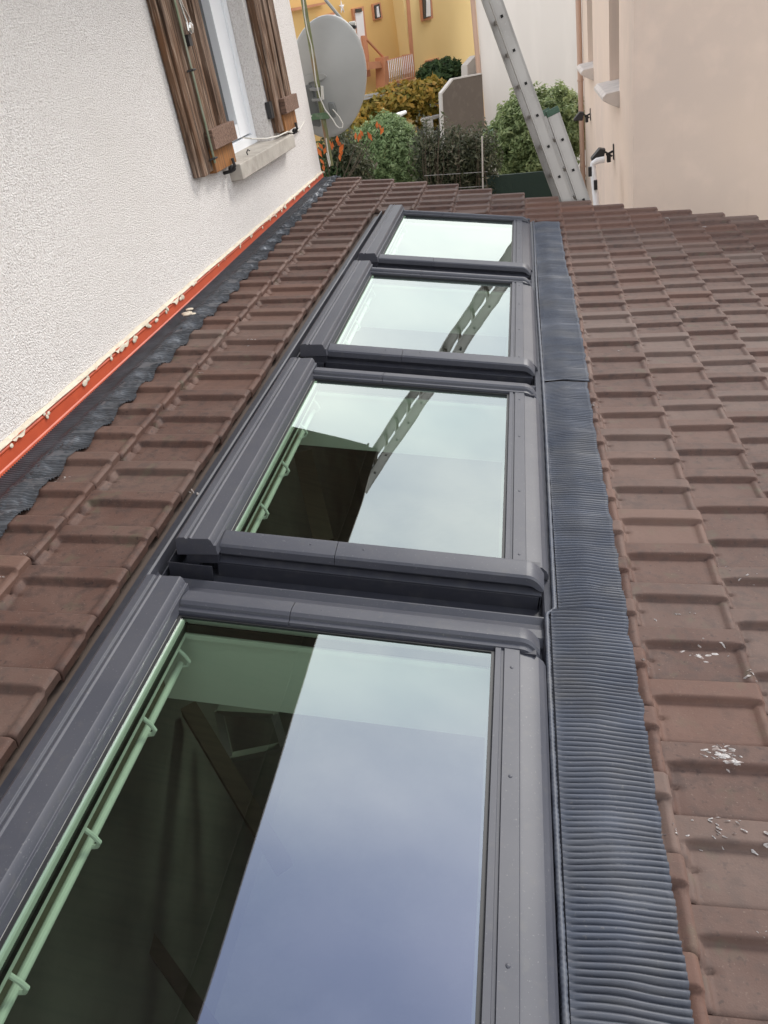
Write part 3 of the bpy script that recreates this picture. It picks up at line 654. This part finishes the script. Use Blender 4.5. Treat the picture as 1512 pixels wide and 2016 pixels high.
m = MB(); m.slab([P_(598, 232, 7.06), P_(618, 224, 7.06), P_(640, 222, 7.06), P_(650, 226, 7.06), P_(648, 234, 7.06), P_(620, 236, 7.06), P_(602, 243, 7.06)], (0, .03, 0)); m.build('wall_clamp', M['greenp'], dish, bevel=.003)
m = MB(); m.slab([P_(645, 202, 7.1), P_(656, 204, 7.1), P_(661, 220, 7.1), P_(658, 233, 7.1), P_(652, 230, 7.1), P_(647, 215, 7.1)], (0, .07, 0)); m.build('motor_box', M['grey_plastic'], dish, bevel=.006)
m = MB(); m.tube([P_(632, -20, 7.5), P_(641, 0, 7.5), P_(681, 48, 7.55)], .013, 8); m.build('feed_arm', M['galv'], dish, smooth=True)
m = MB(); m.slab([P_(679, 46, 7.52), P_(686, 44, 7.52), P_(690, 50, 7.52), P_(700, 50, 7.52), P_(700, 56, 7.52), P_(684, 60, 7.52)], (0, .06, 0)); m.build('feed_holder', M['iron'], dish, bevel=.004)
m = MB(); m.cyl(P_(688, 48, 7.55), P_(700, 46, 7.55), .018, 12); m.cyl(P_(695, 57, 7.55), P_(697, 74, 7.55), .022, 12); m.build('feed_horn', M['cable'], dish, smooth=True)
# coax cable
cab = MB()
cab.tube([atX(478, 271, -.42), atX(495, 273, -.36), atX(525, 273, -.32), atX(548, 268, -.30), atX(566, 259, -.30), atX(580, 262, -.33), atX(590, 255, -.352), atX(597, 243, -.352), P_(604, 233, 7.02), P_(614, 228, 7.05)], .0045, 6)
tag(cab.build('coax_cable', M['cable'], smooth=True), 'thin white cable sagging over the window sill to the mast clamp', 'cable', 'white antenna cables')
cab = MB()
cab.tube([P_(595, -20, 7.08), P_(600, 30, 7.08), P_(605, 60, 7.08), P_(613, 90, 7.07), P_(618, 125, 7.07), P_(622, 160, 7.06), P_(629, 190, 7.05), P_(640, 215, 7.05), P_(655, 235, 7.04), P_(662, 247, 7.04), P_(668, 252, 7.04), P_(674, 251, 7.05), P_(675, 243, 7.06), P_(668, 230, 7.08), P_(655, 215, 7.09)], .0045, 6)
tag(cab.build('coax_cable', M['cable'], smooth=True), 'white cable running down the dish mast and looping below the grey box', 'cable', 'white antenna cables')
cab = MB()
cab.tube([P_(642, 272, 7.08), P_(646, 300, 7.08), P_(650, 322, 7.07), P_(649, 328, 7.07), P_(643, 302, 7.06)], .0045, 6)
tag(cab.build('coax_cable', M['cable'], smooth=True), 'short white cable end hanging at the foot of the mast', 'cable', 'white antenna cables')

# ================================================================== LADDER
lad = thing('extension_ladder', 'weathered aluminium extension ladder leaning beyond the tiled roof', 'ladder')
D = Vector((.300, -.069, -.952)).normalized()      # downwards along the ladder
A0 = Vector((1.183, 4.498, 1.020))                  # first rung end seen
WD = Vector((-.13, .95, -.14)); WD = (WD - D * WD.dot(D)).normalized()
NN = D.cross(WD).normalized()
if NN.x < 0: NN = -NN
def rail(base, t0, t1, name='side_rail', w_=.085, th=.024):
    m = MB(); a_ = base + D * t0; b_ = base + D * t1
    # web plus flanges (C section)
    def bx(n0, n1, d0, d1):
        c = [(n0, d0), (n1, d0), (n1, d1), (n0, d1)]
        m.hexa([a_ + NN * i + WD * j for i, j in c], [b_ + NN * i + WD * j for i, j in c])
    bx(-w_ / 2, w_ / 2, -.0015, .0015); bx(-w_ / 2 - .001, -w_ / 2 + .005, -.004, th); bx(w_ / 2 - .005, w_ / 2 + .001, -.004, th)
    bx(-w_ / 2 + .010, -w_ / 2 + .013, -.0035, 0); bx(w_ / 2 - .013, w_ / 2 - .010, -.0035, 0)
    return m.build(name, M['alu'], lad, bevel=.001)
SP = .2275
def rungs(base, t0, t1, wdt):
    t = t0
    while t < t1:
        c = base + D * t; m = MB(); h = .0135
        cs = [(-h, -h), (h, -h), (h, h), (-h, h)]
        s0 = c - WD * .006; s1 = c + WD * (wdt + .006)
        o_ = [s0 + NN * i + D * j for i, j in cs]; o1 = [s1 + NN * i + D * j for i, j in cs]; k_ = .72
        i0 = [s0 + NN * i * k_ + D * j * k_ for i, j in cs]; i1 = [s1 + NN * i * k_ + D * j * k_ for i, j in cs]
        m.add(o_ + o1 + i0 + i1, [f for a_ in range(4) for f in ((a_, (a_ + 1) % 4, 4 + (a_ + 1) % 4, 4 + a_), (8 + a_, 12 + a_, 12 + (a_ + 1) % 4, 8 + (a_ + 1) % 4), (a_, 8 + a_, 8 + (a_ + 1) % 4, (a_ + 1) % 4), (4 + a_, 4 + (a_ + 1) % 4, 12 + (a_ + 1) % 4, 12 + a_))])
        # dark plug just inside the mouth, painted as the shade of a hollow tube
        rg = m.build('rung', M['alu'], lad)
        pm = MB(); z = c - WD * .0042; pm.hexa([z + NN * i * .7 + D * j * .7 for i, j in cs], [z + WD * .0022 + NN * i * .7 + D * j * .7 for i, j in cs]); pm.build('rung_shade_plug', M['rung_shade'], rg)
        t += SP
TOP = -2.05
rail(A0, TOP, 2.0); rail(A0 + WD * .34, TOP, 2.0)
rungs(A0, TOP + .02 + (SP * 9 - 2.03) * 1 - .0, 2.0, .34)
B0 = A0 + NN * .107 - WD * .012
rail(B0, .735, 4.2, w_=.088); rail(B0 + WD * .37, .735, 4.2, w_=.088)
rungs(B0, .945, 2.2, .37)
m = MB(); c = B0 + D * .735
for s_ in (0, .37):
    z = c + WD * s_; cs = [(-.047, -.006), (.047, -.006), (.047, .026), (-.047, .026)]
    m.hexa([z - D * .015 + NN * i + WD * j for i, j in cs], [z + D * .03 + NN * i * 1.02 + WD * j * 1.05 for i, j in cs])
m.build('rail_cap', M['green_cloth'], lad, bevel=.004)

# ================================================================== BEIGE HOUSE (right)
bh = thing('beige_house', 'beige rendered house at the right with two narrow window recesses', 'building')
BX = 2.24; YN = 5.943; YF = 12.64; HT = 2.6
def ypx(x, y): return atX(x, y, BX)
def yz(x, y): p = atX(x, y, BX); return p[1], p[2]
n0 = yz(1219, 100)[0]; n1 = yz(1199.5, 100)[0]; nz = yz(1209, 170)[1]
f0 = yz(1167, 80)[0]; f1 = yz(1157, 80)[0]; fz = yz(1162, 128)[1]
m = MB()
m.box(BX, BX + .35, YN, n0, -3, HT); m.box(BX, BX + .35, n0, n1, -3, nz); m.box(BX, BX + .35, n1, f0, -3, HT); m.box(BX, BX + .35, f0, f1, -3, fz); m.box(BX, BX + .35, f1, YF, -3, HT)
m.box(BX, BX + .35, n0, n1, nz + 1.6, HT); m.box(BX, BX + .35, f0, f1, fz + 1.6, HT)
m.box(BX + .35, 9, YN, YN + .3, -3, HT); m.box(BX + .35, 9, YF - .3, YF, -3, HT); m.box(8.7, 9, YN + .3, YF - .3, -3, HT)
m.build('wall', M['beige'], bh)
rr_ = MB(); rr_.box(BX - .02, 9.02, YN - .02, YF + .02, HT, HT + .15); rr_.build('roof', M['tile'], bh)
for (a_, b_, z_) in ((n0, n1, nz), (f0, f1, fz)):
    wn = MB(); wn.box(BX + .24, BX + .30, a_, b_, z_, z_ + 1.6); wo = wn.build('window', M['white_paint'], bh)
    gp = MB(); gp.box(BX + .235, BX + .24, a_ + .06, b_ - .06, z_ + .08, z_ + 1.5); gp.build('pane', M['glass_dark'], wo)
    sm = MB(); pr = [(BX + .24, z_ + .03), (BX - .13, z_ - .0), (BX - .165, z_ - .03), (BX - .165, z_ - .06), (BX - .10, z_ - .10), (BX - .0, z_ - .15), (BX + .24, z_ - .15)]
    sm.extr([(p[0], p[1]) for p in pr], a_ - .02, b_ + .05, 'V'); sm.build('sill', M['beige_dark'], wo, bevel=.008)
pp = MB(); px_ = BX - .05; pz = atX(1147, 395, BX)[2]
pp.cyl((BX - .055, YF - .06, -3), (BX - .055, YF - .06, HT), .042, 14)
for z in (at(1143, 157, 14.7)[2], at(1146, 327, 14.7)[2], at(1147, 345, 14.7)[2]): pp.cyl((BX - .055, YF - .06, z - .012), (BX - .055, YF - .06, z + .012), .05, 14)
pp.build('downpipe', M['pipe'], bh, smooth=True)
# floodlights on that wall
def floodlight(px, py, s, lab):
    p = ypx(px, py); f = thing('floodlight', lab, 'floodlight', group='black floodlights on the beige wall')
    Y, Z = p[1], p[2]
    m = MB(); m.box(BX - .012, BX - .001, Y - .035 * s, Y + .035 * s, Z - .10 * s, Z + .12 * s); m.build('wall_plate', M['iron'], f, bevel=.002)
    m = MB(); m.beam((BX - .012, Y, Z + .02 * s), (BX - .12 * s, Y, Z - .02 * s), .03 * s, .03 * s); m.beam((BX - .02, Y, Z - .05 * s), (BX - .14 * s, Y, Z + .03 * s), .025 * s, .025 * s); m.build('arm', M['iron'], f)
    m = MB(); m.slab([(BX - .13 * s, Y - .09 * s, Z + .07 * s), (BX - .22 * s, Y - .09 * s, Z + .09 * s), (BX - .34 * s, Y - .09 * s, Z - .03 * s), (BX - .345 * s, Y - .09 * s, Z - .06 * s), (BX - .17 * s, Y - .09 * s, Z - .075 * s)], (0, .18 * s, 0)); m.build('lamp_head', M['iron'], f, bevel=.006 * s)
    m = MB(); m.box(BX - .11 * s, BX - .05 * s, Y - .03 * s, Y + .03 * s, Z - .13 * s, Z - .03 * s); m.build('sensor', M['iron'], f, bevel=.008)
floodlight(1209, 300, .72, 'nearer larger black floodlight above the white pipe on the beige wall')
floodlight(1163, 226, .72, 'farther smaller black floodlight beside the beige downpipe')
m = MB(); wp = [at(1176, 420, 8.9), at(1171, 370, 9.0), at(1167, 330, 9.1), at(1168, 322, 9.1), at(1175, 317, 9.1), at(1190, 314, 9.1)]
m.tube(wp, .032, 10); 
wpipe = thing('white_post', 'white bent post standing under the nearer floodlight', 'post')
m.build('bent_tube', M['white_paint'], wpipe, smooth=True)
for x_, y_ in ((1161, 338), (1172, 364)):
    m = MB(); a_ = at(x_, y_, 8.95); m.box(a_[0] - .014, a_[0] + .02, a_[1] - .02, a_[1] + .02, a_[2] - .045, a_[2] + .045); m.build('black_clip', M['iron'], wpipe)

# ================================================================== WHITE HOUSE (behind ladder)
wh = thing('white_house', 'plain off-white house wall behind the ladder and the round bush', 'building')
a_ = at(948, 145, 21.5); YW = a_[1]
m = MB(); m.box(a_[0], a_[0] + 9, YW, YW + 8, -3, 2.4); m.build('wall', M['white_wall'], wh)
m = MB(); m.box(a_[0] - .4, a_[0] + 9.4, YW - .02, YW + 8.3, 2.4, 2.5); m.build('roof', M['tile'], wh)
m = MB(); m.cyl((a_[0] - .06, YW - .02, -3), (a_[0] - .06, YW - .02, 2.4), .055, 12); m.build('downpipe', M['pipe'], wh, smooth=True)

# ================================================================== YELLOW HOUSE
PH = math.radians(24); yn = np.array([math.cos(PH), -math.sin(PH), 0])
if yn[1] > 0: yn = -yn
P0 = at(806, 120, 27)
yh = thing('yellow_house', 'yellow and ochre house with salmon trim and balconies in the background', 'building')
tv = np.array([math.sin(PH), math.cos(PH), 0.])
def Yp(x, y, off=0): return onp(x, y, P0 - tv * 0 + yn * off, yn)
nback = -yn
pR = Yp(806, 100); pR2 = Yp(962, 100); pL = Yp(540, 100)
def wallslab(a_, b_, z0, z1, off, mat_, name):
    m = MB(); a_ = np.array(a_); b_ = np.array(b_)
    q4 = [np.array([a_[0], a_[1], z0]), np.array([b_[0], b_[1], z0]), np.array([b_[0], b_[1], z1]), np.array([a_[0], a_[1], z1])]
    q4 = [p + yn * off for p in q4]; m.slab(q4, nback * 3.0); return m.build(name, mat_, yh)
wallslab(pR, pR2, -3, 3.2, 0, M['yellow'], 'wall')
wallslab(pL, pR, -3, 3.2, -.35, M['yellow_shaded'], 'wall')
def ypoly(pts, off, th, name, mat_, parent):
    m = MB(); q4 = [Yp(x, y, off) for x, y in pts]; m.slab(q4, nback * th); return m.build(name, mat_, parent)
def ywin(o4, off, door=False):
    # frame polygon with an inset dark pane
    o_ = ypoly(o4, off + .06, .10, 'door' if door else 'window', M['salmon'], yh)
    c = np.mean(o4, 0); i4 = [tuple(c + (np.array(p) - c) * np.array([.66, .82])) for p in o4]
    ypoly(i4, off + .085, .05, 'panel' if door else 'pane', M['white_paint'] if door else M['glass_dark'], o_); return o_, i4
w1, i4 = ywin([(832, 42), (853, 36), (850, -12), (828, -8)], 0)
ypoly([(840, 33), (848, 31), (846, -8), (840, -8)], .10, .02, 'sash', M['white_paint'], w1)
w2, i4 = ywin([(842, 146), (867, 140), (864, 113), (840, 119)], 0)
w3, i4 = ywin([(738, 40), (754, 36), (749, 4), (734, 8)], -.35)
ypoly([(743, 34), (748, 33), (745, 12), (742, 13)], -.25, .02, 'sash', M['white_paint'], w3)
d1, i4 = ywin([(708, 118), (727, 114), (716, 12), (694, 17)], -.35, True)
ypoly([(701, 25), (713, 23), (712, 16), (700, 18)], -.24, .02, 'transom', M['glass_dark'], d1)
ga = ypoly([(626, 33), (664, 22), (670, 60), (636, 60)], -.28, .05, 'window', M['salmon'], yh)
ypoly([(633, 36), (661, 28), (668, 60), (640, 60)], -.26, .05, 'pane', M['white_paint'], ga)
ypoly([(575, 16), (640, 4), (642, 8), (575, 22)], -.2, .1, 'ledge', M['salmon'], yh)
# corner trim, rail posts, balcony
ypoly([(800, -10), (806, -10), (818, 150), (811, 152)], .02, .3, 'corner_trim', M['salmon'], yh)
ypoly([(714, 70), (722, 70), (730, 150), (722, 152)], -.2, .1, 'stair_post', M['salmon'], yh)
m = MB(); m.tube([Yp(722, 78, .1), Yp(754, 112, .1)], .035, 6); m.build('stair_handrail', M['salmon'], yh)
ypoly([(724, 122), (748, 120), (753, 133), (726, 137)], .2, .3, 'balcony_planter', M['salmon'], yh)
ypoly([(764, 164), (818, 150), (817, 155), (764, 170)], .25, .3, 'balcony_floor', M['salmon'], yh)
ypoly([(756, 112), (765, 110), (768, 168), (758, 171)], .25, .3, 'balcony_post', M['salmon'], yh)
ypoly([(762, 118), (812, 105), (812, 108), (762, 121)], .27, .05, 'balcony_rail', M['salmon'], yh)
bars = MB()
for i in range(14):
    x = 764 + i * 3.6; yt = 119 - (x - 764) * .26; yb = 163 - (x - 764) * .26
    bars.tube([Yp(x, yt, .27), Yp(x + 2.5, (yt + yb) / 2 + 2, .36), Yp(x + 3.2, (yt + yb) / 2 + 12, .36), Yp(x + 3, yb, .27)], .012, 5)
bars.build('balcony_bars', M['white_paint'], yh)
lan = thing('wall_lantern', 'small white star-shaped wall lantern on the ochre wall', 'lantern')
m = MB(); c = Yp(673, 14, -.25); 
for k in range(5):
    an = PI / 2 + k * 2 * PI / 5; ca, sa = math.cos(an), math.sin(an); m.tube([c, c + tv * ca * .13 + np.array([0, 0, sa * .16])], .035, 6, .004)
m.build('star', M['white_paint'], lan)

# ================================================================== partition walls
PH2 = math.radians(40); wn_ = np.array([math.cos(PH2), -math.sin(PH2), 0]); 
Q0 = at(955, 150, 19.5)
def Qp(x, y, off=0): return onp(x, y, Q0 + wn_ * off, wn_)
pw = thing('garden_partition', 'larger grey-brown garden partition wall with a bevelled corner', 'wall')
m = MB(); m.slab([Qp(870, 184), Qp(893, 156), Qp(949, 146), Qp(958, 330), Qp(876, 330)], -wn_ * .07); m.build('wall', M['grey_brown'], pw)
m = MB(); m.slab([Qp(869, 183, .01), Qp(892, 154, .01), Qp(949, 143.5, .01), Qp(949, 146.3, .01), Qp(893, 157, .01), Qp(871.5, 185, .01)], -wn_ * .09)
m.slab([Qp(868.5, 183, .012), Qp(871, 185, .012), Qp(878, 330, .012), Qp(875, 330, .012)], -wn_ * .08); m.build('coping', M['coping'], pw)
pw2 = thing('small_partition', 'smaller grey partition beside the yellow wall and downpipe', 'wall')
def Q2(x, y, off=0): return onp(x, y, at(940, 120, 22) + wn_ * off, wn_)
m = MB(); m.slab([Q2(920, 128), Q2(937, 109), Q2(948, 107), Q2(950, 200), Q2(921, 200)], -wn_ * .2); m.build('wall', M['coping'], pw2)

# ================================================================== vegetation
def crown(name, c, rad, n, size, mt, parent, seed, shape='ball', clump=.5, inner=.55, aspect=.6, up=.3, lumps=9, tone_noise=3.0):
    r = np.random.default_rng(seed); c = np.array(c, float); rad = np.array(rad, float)
    d = r.normal(size=(n, 3)); d /= np.linalg.norm(d, axis=1)[:, None]
    rr = inner + (1 - inner) * r.random(n) ** .5
    lum = snoise(d[:, 0] * lumps * .35 + d[:, 2] * 2, d[:, 1] * lumps * .35 - d[:, 2] * lumps * .3, seed, 3)
    lum2 = snoise(d[:, 0] * lumps, d[:, 1] * lumps + d[:, 2] * lumps, seed + 7, 2)
    k = 1 + clump * (.18 * lum + .10 * lum2)
    P = d * (rr * k)[:, None]
    if shape == 'cone': s = 1 - .42 * np.clip(P[:, 2], -1, 1); P[:, 0] *= s; P[:, 1] *= s
    if shape == 'box': P = np.sign(P) * np.abs(P) ** .55 * .95
    P = c + P * rad
    nr_ = d + r.normal(size=(n, 3)) * .7 + np.array([0, 0, up]); nr_ /= np.linalg.norm(nr_, axis=1)[:, None]
    t1 = np.cross(nr_, r.normal(size=(n, 3))); t1 /= np.linalg.norm(t1, axis=1)[:, None]; t2 = np.cross(nr_, t1)
    sz = size * (.5 + r.random(n))[:, None]
    V_ = np.stack([P - t1 * sz, P - t2 * sz * aspect * .7 + nr_ * sz * .12, P + t1 * sz, P + t2 * sz * aspect * .7 + nr_ * sz * .12], 1).reshape(-1, 3)
    F_ = np.arange(4 * n).reshape(n, 4)
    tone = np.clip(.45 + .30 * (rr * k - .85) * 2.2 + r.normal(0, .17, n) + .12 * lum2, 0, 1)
    return npmesh(name, V_, F_, mt, parent, False, {'tone': np.repeat(tone, 4)})
def core(c, rad, parent, mt, k=.72):
    m = MB(); m.sphere(c, 1, 14, 10, tuple(np.array(rad) * k)); return m
def trunk(parent, x, y, z0, z1, r_):
    m = MB(); m.tube([(x, y, z0), (x + .03, y, (z0 + z1) / 2), (x - .02, y + .02, z1)], r_, 8, r_ * .6)
    for a_ in range(5):
        an = a_ * 1.3; m.tube([(x, y, z0 + (z1 - z0) * (.4 + .1 * a_)), (x + .35 * math.cos(an), y + .35 * math.sin(an), z0 + (z1 - z0) * (.7 + .1 * a_))], r_ * .4, 6, r_ * .12)
    m.build('trunk', M['bark'], parent, smooth=True)
def at_(x, y, d): return at(x, y, d)
b1 = thing('conical_bush', 'dense pale green conical bush left of centre beside the dish', 'bush')
tl = at(762, 226, 14.2); bl_ = at(762, 385, 14.2); hh = (tl[2] - bl_[2]) / 2
cc_ = [(tl[0] + bl_[0]) / 2, tl[1], (tl[2] + bl_[2]) / 2 - .10]
wx = np.linalg.norm(at(832, 310, 14.2) - at(688, 310, 14.2)) / 2
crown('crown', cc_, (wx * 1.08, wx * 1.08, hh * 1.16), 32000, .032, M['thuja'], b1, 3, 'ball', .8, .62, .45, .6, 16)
trunk(b1, cc_[0], cc_[1], -3, cc_[2], .09)
b2 = thing('round_bush', 'large round green bush behind the foot of the ladder', 'bush')
tl = at(1060, 182, 15.3); bl_ = at(1060, 365, 15.3); hh = (tl[2] - bl_[2]) / 2; cc_ = [at(1058, 270, 15.3)[0], tl[1], (tl[2] + bl_[2]) / 2]
wx = np.linalg.norm(at(1148, 290, 15.3) - at(968, 290, 15.3)) / 2
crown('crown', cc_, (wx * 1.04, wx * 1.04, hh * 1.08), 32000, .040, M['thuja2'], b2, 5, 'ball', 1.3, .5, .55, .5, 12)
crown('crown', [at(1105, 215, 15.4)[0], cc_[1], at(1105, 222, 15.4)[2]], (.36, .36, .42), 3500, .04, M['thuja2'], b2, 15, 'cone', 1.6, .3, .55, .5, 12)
crown('crown', [at(1040, 215, 15.4)[0], cc_[1], at(1040, 222, 15.4)[2]], (.42, .4, .36), 3500, .04, M['thuja2'], b2, 16, 'cone', 1.6, .3, .55, .5, 12)
trunk(b2, cc_[0], cc_[1], -3, cc_[2], .1)
t3 = thing('trimmed_tree', 'small dark green clipped tree before the yellow wall', 'tree')
c = at(866, 148, 23.5); crown('crown', c, (.60, .55, .36), 5200, .075, M['dark_leaf'], t3, 8, 'ball', 1.1, .3, .5, .5, 10); trunk(t3, c[0], c[1], -3, c[2], .1)
vn = thing('vine_pergola', 'yellowing grape vine spread over a pergola in front of the yellow house', 'vine')
for i, (x0, y0, rx, rz, n, sd_) in enumerate([(745, 212, .60, .30, 1500, 1), (790, 200, .75, .36, 2200, 2), (835, 195, .60, .40, 2000, 3), (862, 200, .40, .45, 1200, 4), (715, 240, .5, .35, 900, 5), (850, 232, .45, .22, 500, 6)]):
    crown('foliage', at(x0, y0, 19.8 + .1 * i), (rx, .8, rz), int(n * 1.6), .062, M['vine'], vn, 30 + sd_, 'ball', 1.3, .15, .8, .3, 9)
m = MB()
for (a_, b_, w_) in (((700, 192), (745, 184), .04), ((702, 197), (760, 187), .04), ((700, 205), (704, 230), .04), ((830, 234), (872, 226), .06), ((848, 208), (864, 206), .05), ((835, 240), (842, 330), .05), ((866, 230), (872, 330), .05)):
    m = MB(); m.beam(at(*a_, 19.3), at(*b_, 19.5), w_, w_); m.build('pergola_bar', M['fence'], vn)
m = MB(); m.tube([at(778, 182, 19.7), at(785, 172, 19.7), at(783, 165, 19.7), at(790, 167, 19.7)], .035, 6, .012); m.tube([at(785, 172, 19.7), at(775, 178, 19.7), at(765, 182, 19.7)], .025, 6, .01); m.build('branch', M['bark'], vn)
m = MB(); m.cyl(at(780, 229, 14.9), at(798, 221, 15.2), .05, 12, .03)
tag(m.build('white_pipe_end', M['white_paint'], smooth=True), 'short white pipe end sticking out above the conical bush', 'pipe')
gh = thing('glazed_shelter', 'dark glazed garden shelter with pale rails between bush and partition', 'shelter')
m = MB(); m.slab([at(820, 235, 20.5), at(876, 226, 20.5), at(880, 340, 20.5), at(822, 340, 20.5)], (0, .1, 0)); m.build('back_panel', M['glass_dark'], gh)
m = MB(); m.beam(at(833, 297, 18.9), at(877, 292, 19.1), .05, .05); m.beam(at(830, 237, 18.7), at(874, 226.5, 19.1), .07, .06)
m.beam(at(846, 236, 19.2), at(850, 300, 19.2), .14, .05); m.build('rail', M['coping'], gh)
hd = thing('mixed_hedge', 'low dark brownish hedge between the conical bush and the round bush', 'hedge')
for i in range(7):
    x0 = 838 + i * 20; crown('foliage', at(x0, 322 + (i % 3) * 6, 13.4 + .15 * (i % 2)), (.24, .4, .62 + .06 * (i % 2)), 1500, .035, M['hedge'], hd, 60 + i, 'ball', 1.8, .1, .5, .2, 9)
m = MB(); r = random.Random(4)
for i in range(46):
    x0 = r.uniform(832, 965); y0 = r.uniform(262, 300); d_ = r.uniform(12.9, 13.8); m.tube([at(x0 + r.uniform(-8, 8), 380, d_), at(x0 + r.uniform(-4, 4), (y0 + 380) / 2, d_), at(x0, y0, d_)], .006, 4, .002)
m.build('twig', M['bark'], hd)
fw = thing('wire_fence', 'low wire fence with pale posts in front of the hedge', 'fence')
m = MB()
for x0 in (949,): m.beam(at(x0, 268, 13.0), at(x0 + 2, 385, 13.0), .022, .02)
m.build('post', M['coping'], fw)
m = MB()
for y0 in (340, 368): m.beam(at(835, y0 + 6, 13.0), at(960, y0 - 2, 13.0), .007, .007)
m.build('rail', M['fence'], fw)
# covered things behind the hedge
cv = thing('green_cover', 'dark green tarpaulin over a garden table left of the round bush', 'cover')
c = at(975, 268, 16.5); m = MB(); m.slab([at(944, 284, 16.4), at(950, 262, 16.4), at(985, 250, 16.4), at(1010, 256, 16.4), at(1010, 300, 16.4), at(944, 300, 16.4)], (0, .9, 0)); m.build('tarpaulin', M['green_cloth'], cv, bevel=.05)
m = MB(); m.tube([at(948, 300, 16), at(949, 275, 16), at(954, 270, 16), at(990, 262, 16)], .035, 8); m.build('tube_frame', M['fence'], cv, smooth=True)
sc_ = thing('green_screen', 'dark green screen panel low behind the ladder foot', 'fence')
m = MB(); m.slab([at(955, 348, 13.2), at(1100, 335, 13.2), at(1110, 420, 13.2), at(955, 420, 13.2)], (0, .06, 0)); m.build('panel', M['dark_screen'], sc_)
m = MB(); m.box(-.6, 2.24, 14.6, 14.7, -3, -1.15); 
ob = thing('autumn_shrub', 'thin shrub with rusty orange leaves below the satellite dish', 'shrub')
lm = MB(); r = random.Random(9)
for (x0, y0) in [(632, 288), (640, 296), (668, 283), (672, 300), (669, 310), (645, 290), (706, 272), (712, 262), (728, 268), (748, 250), (752, 258), (742, 246), (634, 318), (637, 330), (664, 275), (700, 268), (648, 282), (672, 292), (629, 300), (654, 287), (709, 268), (632, 340), (635, 350)]:
    c = Vector(at(x0, y0, 8.6 + r.uniform(-.2, .2))); l_ = r.uniform(.035, .055); th = r.uniform(-.7, .7); ax = Vector((math.sin(th), r.uniform(-.3, .3), math.cos(th))).normalized(); sd_ = ax.cross(Vector((0, 1, 0))).normalized()
    lm.add([c - ax * l_, c + sd_ * l_ * .38 - Vector((0, .008, 0)), c + ax * l_, c - sd_ * l_ * .38 + Vector((0, .008, 0))], [(0, 1, 2, 3)])
o = lm.build('leaf', M['berry'], ob); at0 = o.data.attributes.new('tone', 'FLOAT', 'POINT'); at0.data.foreach_set('value', [random.random() for _ in o.data.vertices])
m = MB()
for (x0, y0) in [(640, 296), (668, 283), (706, 272), (748, 250), (634, 318), (728, 268)]: m.tube([at(652, 400, 8.7), at((x0 + 652) / 2 + 3, (y0 + 400) / 2, 8.7), at(x0, y0, 8.6)], .006, 5, .003)
m.build('stem', M['bark'], ob)
bs = thing('low_shrub', 'dark green and brown low shrub beneath the satellite dish', 'shrub')
for i, (x0, y0) in enumerate([(650, 320), (672, 300), (665, 345), (700, 335), (640, 350)]): crown('foliage', at(x0, y0, 12.3), (.28, .4, .32), 1600, .035, M['hedge'] if i % 2 else M['dark_leaf'], bs, 80 + i, 'ball', 1.8, .1, .5, .2, 9)
c = at(690, 262, 16); crown('foliage', c, (.4, .4, .3), 1200, .06, M['vine'], bs, 90, 'ball', 1.6, .1, .7, .2, 9)
